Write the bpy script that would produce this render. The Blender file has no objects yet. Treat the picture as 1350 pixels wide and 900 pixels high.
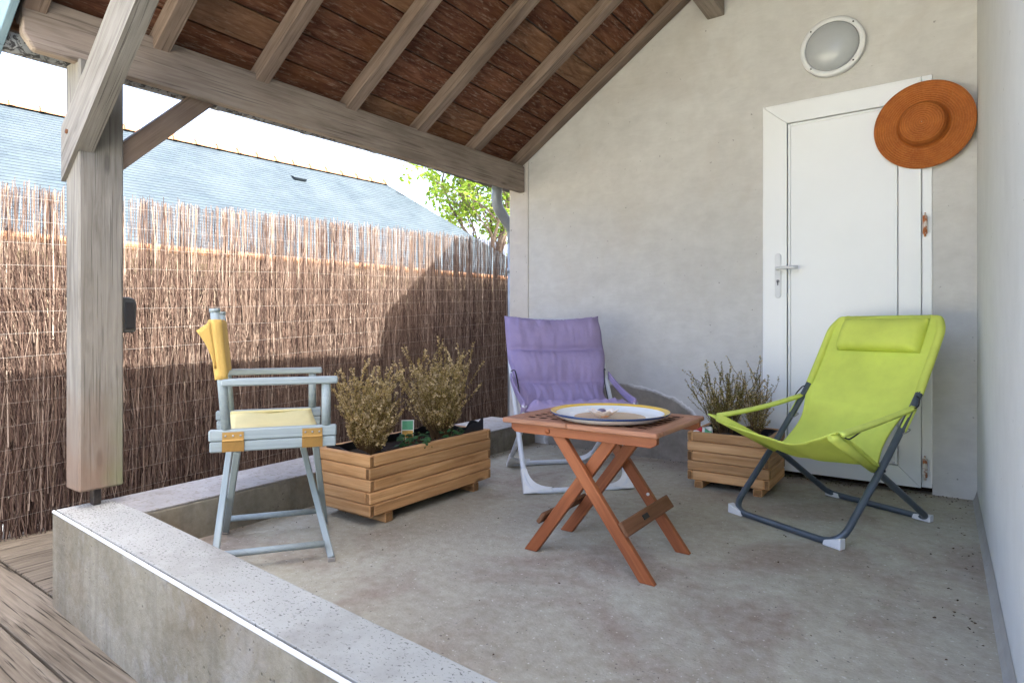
import bpy, bmesh, math, random
from mathutils import Vector, Matrix, noise
R = math.radians
rnd = random.Random(7)
scene = bpy.context.scene
col = scene.collection

# ------------------------------------------------------------------ camera
cam_d = bpy.data.cameras.new('camera'); cam = bpy.data.objects.new('camera', cam_d); col.objects.link(cam)
cam.location = (0, 0, .84); cam.rotation_euler = (R(90), 0, R(35.37))
cam_d.sensor_width = 36; cam_d.lens = 800/1350*36; cam_d.shift_y = -20/1350
cam_d.clip_start = .02; cam_d.clip_end = 500
scene.camera = cam
# ------------------------------------------------------------------ sky and sun
SUN = Vector((1, .33, 1.60)).normalized()
w = bpy.data.worlds.new('World'); scene.world = w; w.use_nodes = True
nt = w.node_tree; bg = nt.nodes['Background']
sky = nt.nodes.new('ShaderNodeTexSky'); sky.sky_type = 'NISHITA'; sky.sun_disc = False
sky.sun_elevation = math.asin(SUN.z); sky.sun_rotation = math.atan2(SUN.x, SUN.y)
sky.air_density = .65; sky.dust_density = 7.0; sky.ozone_density = .3
nt.links.new(sky.outputs[0], bg.inputs[0]); bg.inputs[1].default_value = .15
sl = bpy.data.lights.new('sun', 'SUN'); sl.energy = 3.1; sl.angle = R(.5); sl.color = (1, .965, .89)
so = bpy.data.objects.new('sun', sl); col.objects.link(so)
so.rotation_euler = SUN.to_track_quat('Z', 'Y').to_euler(); so.location = (5, 2, 9)
vs = scene.view_settings
scene.display_settings.display_device = 'sRGB'
vs.view_transform = 'Standard'; vs.look = 'None'; vs.gamma = 1; vs.exposure = 3.56; vs.use_curve_mapping = False
scene.cycles.max_bounces = 10; scene.cycles.diffuse_bounces = 6; scene.cycles.transparent_max_bounces = 8

# ------------------------------------------------------------------ node helpers
class N:
    def __init__(s, name):
        s.m = bpy.data.materials.new(name); s.m.use_nodes = True
        s.t = s.m.node_tree; s.b = s.t.nodes['Principled BSDF']
    def n(s, typ, **kw):
        x = s.t.nodes.new(typ)
        for k, v in kw.items():
            if k.startswith('i_'): x.inputs[k[2:].replace('_', ' ')].default_value = v
            else: setattr(x, k, v)
        return x
    def l(s, a, b): s.t.links.new(a, b)
    def coord(s, scale=(1, 1, 1), rand=True):
        tc = s.n('ShaderNodeTexCoord'); mp = s.n('ShaderNodeMapping'); mp.inputs['Scale'].default_value = scale
        s.l(tc.outputs['Object'], mp.inputs['Vector'])
        if rand:
            oi = s.n('ShaderNodeObjectInfo'); mu = s.n('ShaderNodeMath', operation='MULTIPLY'); mu.inputs[1].default_value = 57
            s.l(oi.outputs['Random'], mu.inputs[0]); s.l(mu.outputs[0], mp.inputs['Location'])
        return mp.outputs[0]
    def noise(s, vec, scale=5, detail=5, rough=.55, dist=0):
        x = s.n('ShaderNodeTexNoise'); x.inputs['Scale'].default_value = scale; x.inputs['Detail'].default_value = detail
        x.inputs['Roughness'].default_value = rough; x.inputs['Distortion'].default_value = dist
        s.l(vec, x.inputs['Vector']); return x.outputs['Fac']
    def ramp(s, fac, stops):
        x = s.n('ShaderNodeValToRGB'); cr = x.color_ramp
        while len(cr.elements) < len(stops): cr.elements.new(.5)
        for el, (p, c) in zip(cr.elements, stops):
            el.position = p; el.color = (c[0], c[1], c[2], 1) if not isinstance(c, (int, float)) else (c, c, c, 1)
        s.l(fac, x.inputs[0]); return x.outputs[0]
    def mix(s, fac, a, b, mode='MIX'):
        x = s.n('ShaderNodeMix', data_type='RGBA', blend_type=mode)
        for sock, v in ((x.inputs[0], fac), (x.inputs[6], a), (x.inputs[7], b)):
            if hasattr(v, 'is_linked'): s.l(v, sock)
            elif isinstance(v, (int, float)): sock.default_value = v
            else: sock.default_value = (v[0], v[1], v[2], 1)
        return x.outputs[2]
    def math(s, op, a, b=None):
        x = s.n('ShaderNodeMath', operation=op)
        for sock, v in ((x.inputs[0], a), (x.inputs[1], b)):
            if v is None: continue
            if hasattr(v, 'is_linked'): s.l(v, sock)
            else: sock.default_value = v
        return x.outputs[0]
    def bump(s, h, strength=.3, dist=.01, prev=None):
        x = s.n('ShaderNodeBump'); x.inputs['Strength'].default_value = strength; x.inputs['Distance'].default_value = dist
        s.l(h, x.inputs['Height'])
        if prev is not None: s.l(prev, x.inputs['Normal'])
        s.l(x.outputs[0], s.b.inputs['Normal']); return x.outputs[0]
    def vary(s, c, amt=.15, hue=0):
        oi = s.n('ShaderNodeObjectInfo'); mr = s.n('ShaderNodeMapRange')
        mr.inputs['To Min'].default_value = 1-amt; mr.inputs['To Max'].default_value = 1+amt
        s.l(oi.outputs['Random'], mr.inputs[0]); h = s.n('ShaderNodeHueSaturation'); s.l(mr.outputs[0], h.inputs['Value']); s.l(c, h.inputs['Color'])
        return h.outputs[0]
    def out(s, c, rough=.8, spec=.3, metal=0):
        if hasattr(c, 'is_linked'): s.l(c, s.b.inputs['Base Color'])
        else: s.b.inputs['Base Color'].default_value = (c[0], c[1], c[2], 1)
        if hasattr(rough, 'is_linked'): s.l(rough, s.b.inputs['Roughness'])
        else: s.b.inputs['Roughness'].default_value = rough
        s.b.inputs['Specular IOR Level'].default_value = spec; s.b.inputs['Metallic'].default_value = metal
        return s.m

MAT = {}
def wood(name, dark, mid, light, grain=(1.2, 22, 22), rough=.8, bump=.35, amt=.12, knots=.5, cracks=.5, spec=.25, blotch=.25, algae=False):
    k = N(name); v = k.coord(grain)
    g = k.noise(v, 2.2, 8, .62, .9)
    c = k.ramp(g, [(.25, dark), (.5, mid), (.75, light)])
    v2 = k.coord((1.0, 3.5, 3.5)); lo = k.noise(v2, 2.2, 4, .6)
    c = k.mix(blotch, c, k.ramp(lo, [(.3, [x*.55 for x in dark]), (.7, [min(1, x*1.25) for x in light])]))
    h = g
    if cracks:
        v3 = k.coord((1.6, 70, 70)); cr = k.noise(v3, 1.7, 3, .5, .3)
        cm = k.ramp(cr, [(.34, 1), (.42, 0)])
        c = k.mix(k.math('MULTIPLY', cm, cracks), c, [x*.35 for x in dark]); h = k.math('SUBTRACT', g, k.math('MULTIPLY', cm, .6))
    if knots:
        v4 = k.coord((2.6, 9, 9)); vo = k.n('ShaderNodeTexVoronoi'); vo.inputs['Scale'].default_value = 1; k.l(v4, vo.inputs['Vector'])
        km = k.ramp(vo.outputs['Distance'], [(.06, 1), (.13, 0)])
        c = k.mix(k.math('MULTIPLY', km, knots), c, [x*.45 for x in dark])
    if algae:
        tc = k.n('ShaderNodeTexCoord'); sx = k.n('ShaderNodeSeparateXYZ'); k.l(tc.outputs['Object'], sx.inputs[0])
        nn = k.math('MULTIPLY', k.math('SUBTRACT', k.noise(tc.outputs['Object'], 5, 5, .65), .5), .5)
        lowp = k.ramp(k.math('ADD', k.math('MULTIPLY', sx.outputs[0], -1), nn), [(.38, 0), (.80, 1)])
        side = k.ramp(k.math('ADD', k.math('MULTIPLY', sx.outputs[1], 5), nn), [(-.0, 0), (.35, 1)])
        c = k.mix(k.math('MULTIPLY', lowp, .65), c, k.mix(side, (.20, .12, .075), (.16, .165, .07)))
    c = k.vary(c, amt)
    k.bump(h, bump, .004)
    MAT[name] = k.out(c, rough, spec)
wood('weathered_timber', (.10, .09, .077), (.185, .17, .15), (.265, .252, .23), bump=.45)
wood('post_timber', (.105, .095, .08), (.195, .182, .158), (.275, .262, .235), bump=.45, algae=True)
wood('rafter_timber', (.125, .086, .062), (.215, .155, .118), (.30, .235, .19), amt=.15, blotch=.35, knots=.7)
wood('beam_timber', (.15, .112, .086), (.265, .212, .17), (.37, .315, .265), amt=.05, knots=.6, blotch=.35)
wood('planter_pine', (.32, .15, .055), (.50, .265, .11), (.64, .40, .20), bump=.3, amt=.2, knots=.75, cracks=.12, rough=.65)
wood('table_wood', (.17, .043, .012), (.29, .08, .024), (.38, .13, .045), bump=.15, amt=.1, knots=0, cracks=.15, rough=.5, spec=.4)
wood('table_top_wood', (.25, .10, .052), (.38, .175, .098), (.46, .26, .165), bump=.2, amt=.1, knots=0, cracks=.25, rough=.65)
wood('planter_end', (.13, .06, .02), (.22, .11, .042), (.32, .18, .08), knots=0, cracks=0, amt=.3)
wood('lattice_wood', (.25, .10, .052), (.38, .175, .098), (.46, .26, .165), bump=.2, amt=.1, knots=0, cracks=.25, rough=.65)
wood('hole_wood', (.03, .012, .006), (.05, .02, .01), (.07, .03, .014), knots=0, cracks=0)  # dirty bare hole sides; the dark colour also stands in for depth shade
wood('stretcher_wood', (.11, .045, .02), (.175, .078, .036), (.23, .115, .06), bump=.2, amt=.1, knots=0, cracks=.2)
wood('deck_wood', (.05, .040, .028), (.125, .105, .078), (.20, .175, .138), grain=(.9, 26, 26), amt=.12, cracks=.9, knots=.3, bump=.6)
wood('chair_paint', (.23, .275, .285), (.28, .33, .335), (.325, .375, .38), bump=.12, amt=.05, knots=0, cracks=.08, rough=.5, blotch=.1)
wood('blue_board', (.16, .25, .31), (.20, .30, .36), (.24, .35, .41), bump=.2, amt=.03, knots=0, cracks=.2, blotch=.1)

def roofboard():
    k = N('roof_board'); v = k.coord((2.2, 14, 14)); g = k.noise(v, 2.5, 8, .65, .7)
    c = k.ramp(g, [(.3, (.055, .020, .011)), (.52, (.15, .062, .036)), (.75, (.28, .14, .085))])
    f = k.noise(k.coord((5, 26, 26)), 3.2, 6, .7); c = k.mix(k.ramp(f, [(.54, 0), (.68, .7)]), c, (.36, .27, .205))
    o = k.noise(k.coord((1.4, 2, 2)), 1.8, 3); c = k.mix(k.ramp(o, [(.5, 0), (.75, .6)]), c, (.19, .078, .026))
    oi = k.n('ShaderNodeObjectInfo'); pale = k.ramp(oi.outputs['Random'], [(.6, 0), (.9, .6)])
    c = k.mix(pale, c, k.ramp(g, [(.3, (.11, .06, .034)), (.7, (.27, .175, .105))]))
    c = k.vary(c, .25); k.bump(f, .4, .004); MAT['roof_board'] = k.out(c, .9, .15)
roofboard()

def plaster(name, a, b, fine=.25, stain=None, patch=False, bumps=.35):
    k = N(name); v = k.coord(rand=False)
    n1 = k.noise(v, 1.3, 6, .6, .3); c = k.ramp(n1, [(.3, a), (.7, b)])
    n2 = k.noise(v, 9, 6, .65); c = k.mix(fine, c, k.ramp(n2, [(.3, [x*.72 for x in a]), (.7, [min(.95, x*1.18) for x in b])]))
    n3 = k.noise(v, 150, 3, .6)
    sp = k.noise(v, 38, 2, .5); c = k.mix(k.ramp(sp, [(.235, .8), (.27, 0)]), c, [x*.35 for x in a])
    if stain: c = k.mix(k.ramp(k.noise(v, 1.9, 5, .65, .5), [(.52, 0), (.72, .65)]), c, stain)
    h = k.math('ADD', k.math('MULTIPLY', n2, .7), k.math('MULTIPLY', n3, .35))
    if patch:
        tw = k.noise(k.coord((2.2, 2.2, 7), rand=False), 3.2, 6, .65, 1.4); c = k.mix(.12, c, k.ramp(tw, [(.35, [x*.78 for x in a]), (.65, [min(.95, x*1.1) for x in b])])); h = k.math('ADD', h, k.math('MULTIPLY', tw, .8))
        sx = k.n('ShaderNodeSeparateXYZ'); k.l(v, sx.inputs[0])
        wob = k.math('MULTIPLY', k.math('SUBTRACT', k.noise(v, 3.2, 7, .68), .5), .26)
        dx = k.math('DIVIDE', k.math('ADD', sx.outputs[0], 1.72), .60); dz = k.math('DIVIDE', k.math('SUBTRACT', sx.outputs[2], .06), .41)
        d = k.math('ADD', k.math('SQRT', k.math('ADD', k.math('MULTIPLY', dx, dx), k.math('MULTIPLY', dz, dz))), wob)
        bare = k.ramp(k.noise(v, 14, 5, .65), [(.3, (.18, .16, .132)), (.7, (.28, .252, .215))])
        c = k.mix(k.ramp(d, [(.97, 1), (1.0, 0)]), c, bare)
        br = k.noise(v, 2.6, 4, .6)
        ring = k.math('MULTIPLY', k.ramp(d, [(.94, 0), (.995, .9), (1.05, .75), (1.17, 0)]), k.ramp(br, [(.36, .15), (.5, 1)]))
        c = k.mix(ring, c, (.78, .77, .76))
        h = k.math('ADD', h, k.math('MULTIPLY', k.ramp(d, [(.97, 0), (1.0, 1)]), .6))
    k.bump(h, bumps, .006); MAT[name] = k.out(c, .92, .2)
plaster('gable_render', (.495, .485, .46), (.585, .578, .55), patch=True, stain=(.47, .44, .395))
plaster('pier_render', (.47, .44, .40), (.55, .52, .48))
plaster('white_render', (.585, .605, .575), (.655, .675, .65), fine=.12, bumps=.5)
plaster('mortar', (.30, .295, .265), (.38, .375, .34))
plaster('cream_wall', (.17, .14, .10), (.22, .18, .13))

def concrete():
    k = N('patio_concrete'); v = k.coord(rand=False)
    c = k.ramp(k.noise(v, 1.1, 8, .62, .4), [(.28, (.265, .23, .155)), (.5, (.385, .35, .247)), (.72, (.48, .45, .325))])
    c = k.mix(k.ramp(k.noise(v, 1.7, 5, .6, .8), [(.47, 0), (.62, .85)]), c, (.24, .16, .10))
    c = k.mix(k.ramp(k.noise(v, 1.5, 5, .6, .5), [(.52, 0), (.66, .7)]), c, (.50, .50, .39))
    f = k.noise(v, 26, 6, .7); c = k.mix(.42, c, k.ramp(f, [(.3, (.14, .13, .11)), (.7, (.46, .45, .42))]))
    s = k.noise(v, 75, 2, .5); c = k.mix(k.ramp(s, [(.66, 0), (.72, .6)]), c, (.60, .57, .50)); c = k.mix(k.ramp(s, [(.27, .8), (.31, 0)]), c, (.07, .06, .05))
    k.bump(k.math('ADD', f, k.noise(v, 120, 2)), .4, .006); MAT['patio_concrete'] = k.out(c, k.ramp(f, [(.3, .6), (.7, .9)]), .35)
    # white painted coping with dark chips
    k = N('coping_paint'); v = k.coord(rand=False)
    c = k.ramp(k.noise(v, 3, 6, .6), [(.3, (.30, .303, .272)), (.7, (.39, .393, .36))])
    st = k.noise(v, .9, 3, .5)
    chip = k.noise(k.coord((1.0, 1.7, 1), rand=False), 95, 4, .65, .6)
    th = k.ramp(k.math('ADD', chip, k.math('MULTIPLY', st, .22)), [(.498, 1), (.535, 0)])
    c = k.mix(k.math('MULTIPLY', th, .9), c, (.085, .08, .072))
    c = k.mix(k.ramp(k.noise(v, 2.3, 6, .7), [(.52, 0), (.68, .6)]), c, (.20, .19, .165))
    k.bump(k.math('SUBTRACT', k.noise(v, 60, 4), th), .3, .004); MAT['coping_paint'] = k.out(c, .75, .3)
    k = N('bare_concrete'); v = k.coord(rand=False)
    c = k.ramp(k.noise(v, 2.2, 8, .65, .5), [(.25, (.12, .105, .07)), (.5, (.22, .20, .145)), (.75, (.31, .295, .235))])
    c = k.mix(k.ramp(k.noise(v, 3.1, 6, .7, .6), [(.53, 0), (.66, .75)]), c, (.34, .335, .315))
    c = k.mix(k.ramp(k.noise(v, 1.3, 5, .6, .2), [(.5, 0), (.66, .75)]), c, (.165, .115, .06))
    c = k.mix(k.ramp(k.noise(k.coord((7, 7, .9), rand=False), 1.6, 5, .6), [(.5, 0), (.64, .55)]), c, (.13, .115, .085))
    f = k.noise(v, 34, 6, .7); c = k.mix(.3, c, k.ramp(f, [(.3, (.09, .085, .065)), (.7, (.30, .28, .25))]))
    vo = k.n('ShaderNodeTexVoronoi'); vo.inputs['Scale'].default_value = 46; k.l(v, vo.inputs['Vector']); pit = k.ramp(vo.outputs['Distance'], [(.10, 1), (.2, 0)])
    pit = k.math('MULTIPLY', pit, k.ramp(k.noise(v, 7, 3), [(.48, 0), (.6, 1)]))
    c = k.mix(k.math('MULTIPLY', pit, .7), c, (.08, .075, .06))
    k.bump(k.math('SUBTRACT', f, pit), .6, .008); MAT['bare_concrete'] = k.out(c, .92, .2)
    k = N('coping_concrete'); v = k.coord(rand=False)
    c = k.ramp(k.noise(v, 4, 8, .65, .3), [(.3, (.24, .23, .215)), (.7, (.37, .365, .355))]); f = k.noise(v, 48, 5, .7)
    c = k.mix(k.ramp(f, [(.40, .8), (.47, 0)]), c, (.22, .20, .175)); k.bump(f, .5, .006); MAT['coping_concrete'] = k.out(c, .9, .25)
concrete()

def plain(name, c, rough=.5, spec=.4, metal=0, var=.1, scale=14, bump=.05, bs=90):
    k = N(name); v = k.coord(); n1 = k.noise(v, scale, 5, .6)
    cc = k.ramp(n1, [(.3, [x*(1-var) for x in c]), (.7, [min(1, x*(1+var)) for x in c])])
    if bump: k.bump(k.noise(v, bs, 3), bump, .003)
    MAT[name] = k.out(cc, rough, spec, metal)
def fabric(name, c, weave=700, var=.1, bump=.25, trans=0, wr=7):
    k = N(name); v = k.coord(rand=False)
    cc = k.ramp(k.noise(v, 5, 4, .6), [(.3, [x*(1-var) for x in c]), (.7, [min(1, x*(1+var)) for x in c])])
    wv = k.noise(v, weave, 1, .5); cr = k.noise(v, wr, 4, .55, .6)
    k.bump(k.math('ADD', k.math('MULTIPLY', cr, 1.4), k.math('MULTIPLY', wv, .12)), bump, .02)
    m = k.out(cc, .85, .2)
    if trans:
        tl = k.n('ShaderNodeBsdfTranslucent'); k.l(cc, tl.inputs[0]); mx = k.n('ShaderNodeMixShader'); mx.inputs[0].default_value = trans
        o = k.t.nodes['Material Output']; k.l(k.b.outputs[0], mx.inputs[1]); k.l(tl.outputs[0], mx.inputs[2]); k.l(mx.outputs[0], o.inputs[0])
    MAT[name] = m
fabric('lime_canvas', (.72, .80, .15), trans=.22, bump=.16, wr=5)
fabric('purple_cotton', (.315, .255, .42), bump=.35, wr=11)
fabric('yellow_canvas', (.66, .44, .13), trans=.15, bump=.25)
fabric('cream_canvas', (.76, .68, .36), bump=.15, trans=.15)
plain('lime_edge', (.66, .75, .15), .8, .2)
plain('white_pvc', (.76, .775, .77), .32, .45, var=.02, scale=3, bump=.02)
plain('white_plastic', (.66, .67, .67), .45, .4, var=.06)
plain('white_tube', (.60, .63, .66), .35, .5, var=.06)
plain('slate_tube', (.085, .105, .125), .32, .5, metal=.35, var=.15, bump=.03)
plain('black_rubber', (.02, .02, .022), .6, .3)
plain('black_liner', (.011, .011, .013), .45, .4, bump=.4, bs=20)
plain('soil', (.028, .018, .012), .95, .1, var=.5, scale=60, bump=.8, bs=120)
plain('brass', (.42, .25, .075), .45, .5, metal=.5, var=.15)
plain('brass_dark', (.30, .165, .04), .5, .5, metal=.4, var=.2)
plain('zinc', (.27, .30, .325), .55, .4, metal=.35, var=.2, scale=8)
plain('steel_screw', (.4, .4, .4), .4, .5, metal=.8)
plain('dark_plastic', (.045, .05, .055), .4, .5)
plain('glass_diffuser', (.40, .42, .43), .25, .5, var=.03)
plain('cap_steel', (.35, .33, .30), .5, .4, metal=.5)
plain('terracotta', (.17, .085, .045), .85, .2, var=.2)
plain('enamel_white', (.76, .78, .78), .18, .5, var=.03, bump=0)
plain('enamel_blue', (.02, .05, .14), .2, .5, bump=0)
plain('enamel_yellow', (.78, .50, .07), .22, .5, bump=0)
plain('tan_glaze', (.50, .34, .19), .25, .5, var=.15)
plain('shell_pearl', (.80, .70, .60), .3, .5, var=.2, scale=60)
plain('shell_orange', (.68, .34, .17), .4, .5, var=.25, scale=50)
plain('shell_dark', (.16, .14, .20), .3, .5)
plain('wire_galv', (.11, .10, .09), .5, .4)
plain('roof_sheet', (.12, .10, .09), .9, .2)
plain('tag_green', (.10, .36, .20), .5, .4, var=.3)
plain('tag_white', (.75, .75, .72), .5, .4)
plain('tag_red', (.45, .03, .05), .5, .4)
plain('tag_orange', (.60, .35, .08), .5, .4, var=.4, scale=60)
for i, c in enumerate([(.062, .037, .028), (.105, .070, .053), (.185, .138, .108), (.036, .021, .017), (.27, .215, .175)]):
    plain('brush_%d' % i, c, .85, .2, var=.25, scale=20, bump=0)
plain('heather_stem', (.14, .085, .04), .85, .2, var=.3, bump=0)
def leafmat(name, c, var=.3, trans=.3):
    k = N(name); v = k.coord(rand=False); cc = k.ramp(k.noise(v, 40, 3), [(.3, [x*(1-var) for x in c]), (.7, [x*(1+var) for x in c])])
    m = k.out(cc, .6, .3); tl = k.n('ShaderNodeBsdfTranslucent'); k.l(cc, tl.inputs[0]); mx = k.n('ShaderNodeMixShader'); mx.inputs[0].default_value = trans
    o = k.t.nodes['Material Output']; k.l(k.b.outputs[0], mx.inputs[1]); k.l(tl.outputs[0], mx.inputs[2]); k.l(mx.outputs[0], o.inputs[0]); MAT[name] = m
leafmat('heather_leaf', (.32, .25, .07)); leafmat('heather_leaf_dry', (.54, .40, .16)); leafmat('heather_leaf_green', (.20, .19, .045)); leafmat('heather_flower', (.60, .47, .27))
leafmat('ivy_leaf', (.035, .10, .03)); leafmat('tree_leaf', (.13, .22, .018), trans=.4); leafmat('tree_leaf_pale', (.20, .29, .035), trans=.4)
plain('bark', (.13, .10, .085), .9, .15, var=.3)
plain('dark_steel', (.05, .042, .038), .6, .4, metal=.4, var=.4, scale=40)
def rust():
    k = N('rusty_steel'); v = k.coord(); c = k.ramp(k.noise(v, 30, 5, .7), [(.3, (.05, .03, .02)), (.5, (.17, .07, .03)), (.75, (.10, .07, .055))]); k.bump(k.noise(v, 60), .4, .004); MAT['rusty_steel'] = k.out(c, .85, .3, .2)
    k = N('hinge_paint'); v = k.coord(); c = k.mix(k.ramp(k.noise(v, 34, 4, .7), [(.45, 0), (.55, 1)]), (.68, .64, .58), (.36, .11, .03)); MAT['hinge_paint'] = k.out(c, .6, .4)
rust()
def straw():
    k = N('straw'); tc = k.n('ShaderNodeTexCoord'); sx = k.n('ShaderNodeSeparateXYZ'); k.l(tc.outputs['Object'], sx.inputs[0])
    r = k.math('SQRT', k.math('ADD', k.math('MULTIPLY', sx.outputs[0], sx.outputs[0]), k.math('MULTIPLY', sx.outputs[1], sx.outputs[1])))
    wv = k.math('SINE', k.math('ADD', k.math('MULTIPLY', r, 620), k.math('MULTIPLY', k.noise(tc.outputs['Object'], 9, 3), 5))); fine = k.noise(tc.outputs['Object'], 130, 3); lo = k.noise(tc.outputs['Object'], 14, 4)
    c = k.ramp(lo, [(.3, (.31, .083, .012)), (.7, (.46, .14, .022))]); c = k.mix(k.ramp(wv, [(0, .32), (.7, 0)]), c, (.17, .036, .006)); c = k.mix(k.ramp(fine, [(.5, 0), (.7, .35)]), c, (.50, .22, .06))
    k.bump(k.math('ADD', k.math('MULTIPLY', wv, .5), fine), .5, .003); MAT['straw'] = k.out(c, .7, .3)
straw()
def slate():
    k = N('slate'); tc = k.n('ShaderNodeTexCoord'); br = k.n('ShaderNodeTexBrick')
    br.inputs['Scale'].default_value = 1; br.inputs['Brick Width'].default_value = .22; br.inputs['Row Height'].default_value = 4.284/42; br.inputs['Mortar Size'].default_value = .006
    br.inputs['Color1'].default_value = (.0175, .026, .034, 1); br.inputs['Color2'].default_value = (.0225, .0335, .0425, 1); br.inputs['Mortar'].default_value = (.014, .021, .028, 1)
    k.l(tc.outputs['UV'], br.inputs['Vector']); n = k.noise(tc.outputs['Object'], 1.3, 5, .6)
    c = k.mix(k.ramp(k.noise(tc.outputs['Object'], 9, 3, .7), [(.35, .5), (.55, 0)]), br.outputs['Color'], (.014, .021, .028)); c = k.mix(k.ramp(n, [(.35, 0), (.7, .6)]), c, (.033, .043, .051)); MAT['slate'] = k.out(c, .85, .1)
slate()
def ground():
    k = N('gravel_ground'); v = k.coord(rand=False); c = k.ramp(k.noise(v, 3, 8, .7), [(.3, (.30, .30, .24)), (.7, (.45, .45, .37))]); k.bump(k.noise(v, 40, 4), .5, .02); MAT['gravel_ground'] = k.out(c, .95, .15)
ground()

# ------------------------------------------------------------------ object helpers
W = {}
def reg(o, M):
    W[o] = M
    return o
def tag(o, label=None, cat=None, group=None, kind=None):
    if label: o['label'] = label
    if cat: o['category'] = cat
    if group: o['group'] = group
    if kind: o['kind'] = kind
    return o
def thing(name, loc, label, cat, rz=0, group=None):
    o = bpy.data.objects.new(name, None); col.objects.link(o); o.empty_display_size = .1
    M = Matrix.Translation(loc) @ Matrix.Rotation(rz, 4, 'Z'); o.matrix_basis = M; reg(o, M)
    return tag(o, label, cat, group)
def place(o, parent=None, M=None):
    M = M or Matrix()
    col.objects.link(o)
    if parent is not None:
        o.parent = parent; o.matrix_basis = W[parent].inverted() @ M
    else: o.matrix_basis = M
    reg(o, M); return o
def mesh(name, verts, faces, mats, parent=None, M=None, smooth=False, fm=None):
    me = bpy.data.meshes.new(name); me.from_pydata([tuple(v) for v in verts], [], faces)
    for m in (mats if isinstance(mats, (list, tuple)) else [mats]): me.materials.append(MAT[m])
    if fm: me.polygons.foreach_set('material_index', fm)
    if smooth: me.polygons.foreach_set('use_smooth', [True]*len(me.polygons))
    me.update(); return place(bpy.data.objects.new(name, me), parent, M)
_bc = {}
def box_mesh(s, bev, mat):
    key = (round(s[0], 4), round(s[1], 4), round(s[2], 4), bev, mat)
    if key in _bc: return _bc[key]
    bm = bmesh.new(); bmesh.ops.create_cube(bm, size=1)
    for v in bm.verts: v.co = Vector((v.co.x*s[0], v.co.y*s[1], v.co.z*s[2]))
    if bev: bmesh.ops.bevel(bm, geom=list(bm.edges), offset=min(bev, min(s)*.4), segments=1, profile=.5, affect='EDGES')
    me = bpy.data.meshes.new('block'); bm.to_mesh(me); bm.free(); me.materials.append(MAT[mat])
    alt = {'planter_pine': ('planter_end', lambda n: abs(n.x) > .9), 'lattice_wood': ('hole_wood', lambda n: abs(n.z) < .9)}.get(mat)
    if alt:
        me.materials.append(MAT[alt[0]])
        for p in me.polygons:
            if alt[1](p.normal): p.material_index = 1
    _bc[key] = me; return me
def frame(x, up):
    x = Vector(x).normalized(); z = Vector(up); z = (z - x*z.dot(x)).normalized(); y = z.cross(x)
    return Matrix((x, y, z)).transposed().to_4x4()
def bar(name, parent, p0, p1, wd, ht, mat, up=(0, 0, 1), bev=.003):
    p0 = Vector(p0); p1 = Vector(p1); L = (p1-p0).length
    return place(bpy.data.objects.new(name, box_mesh((L, wd, ht), bev, mat)), parent, Matrix.Translation((p0+p1)/2) @ frame(p1-p0, up))
def abox(name, parent, lo, hi, mat, bev=.003, axis=0, local=None):
    """axis aligned box; local X of the mesh runs along world axis `axis`; local = matrix put before it"""
    lo = Vector(lo); hi = Vector(hi); c = (lo+hi)/2; s = hi-lo
    Rm = Matrix()
    if axis == 0: d = (s.x, s.y, s.z)
    elif axis == 1: d = (s.y, s.x, s.z); Rm = Matrix.Rotation(math.pi/2, 4, 'Z')
    else: d = (s.z, s.y, s.x); Rm = Matrix.Rotation(-math.pi/2, 4, 'Y')
    M = Matrix.Translation(c) @ Rm
    if local is not None: M = local @ M
    return place(bpy.data.objects.new(name, box_mesh(d, bev, mat)), parent, M)
def fillet(pts, r, n=5, closed=False):
    pts = [Vector(p) for p in pts]; out = []; L = len(pts)
    for i, p in enumerate(pts):
        if not closed and i in (0, L-1): out.append(p); continue
        a = pts[i-1]; b = pts[(i+1) % L]; rr = r[i] if isinstance(r, (list, tuple)) else r
        rr = min(rr, (a-p).length*.48, (b-p).length*.48)
        p0 = p+(a-p).normalized()*rr; p1 = p+(b-p).normalized()*rr
        for j in range(n+1):
            t = j/n; out.append(p0*(1-t)**2 + p*2*t*(1-t) + p1*t*t)
    return out
def tube_geo(pts, r, n=8, closed=False, cap=True):
    pts = [Vector(p) for p in pts]; L = len(pts); V = []; F = []
    prev = None
    for i, p in enumerate(pts):
        if closed: t = pts[(i+1) % L]-pts[i-1]
        else: t = pts[min(i+1, L-1)]-pts[max(i-1, 0)]
        t.normalize()
        if prev is None:
            u = t.orthogonal().normalized()
        else:
            u = prev - t*prev.dot(t)
            u = u.normalized() if u.length > 1e-6 else t.orthogonal().normalized()
        prev = u; v = t.cross(u); rr = r[i] if isinstance(r, (list, tuple)) else r
        for k in range(n):
            a = 2*math.pi*k/n; V.append(p+(u*math.cos(a)+v*math.sin(a))*rr)
    for i in range(L if closed else L-1):
        j = (i+1) % L
        for k in range(n): F.append((i*n+k, i*n+(k+1) % n, j*n+(k+1) % n, j*n+k))
    if not closed and cap: F.append(tuple(range(n))[::-1]); F.append(tuple(range((L-1)*n, L*n)))
    return V, F
def tube(name, parent, pts, r, mat, n=10, closed=False, M=None):
    V, F = tube_geo(pts, r, n, closed); return mesh(name, V, F, mat, parent, M, smooth=True)
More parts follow.
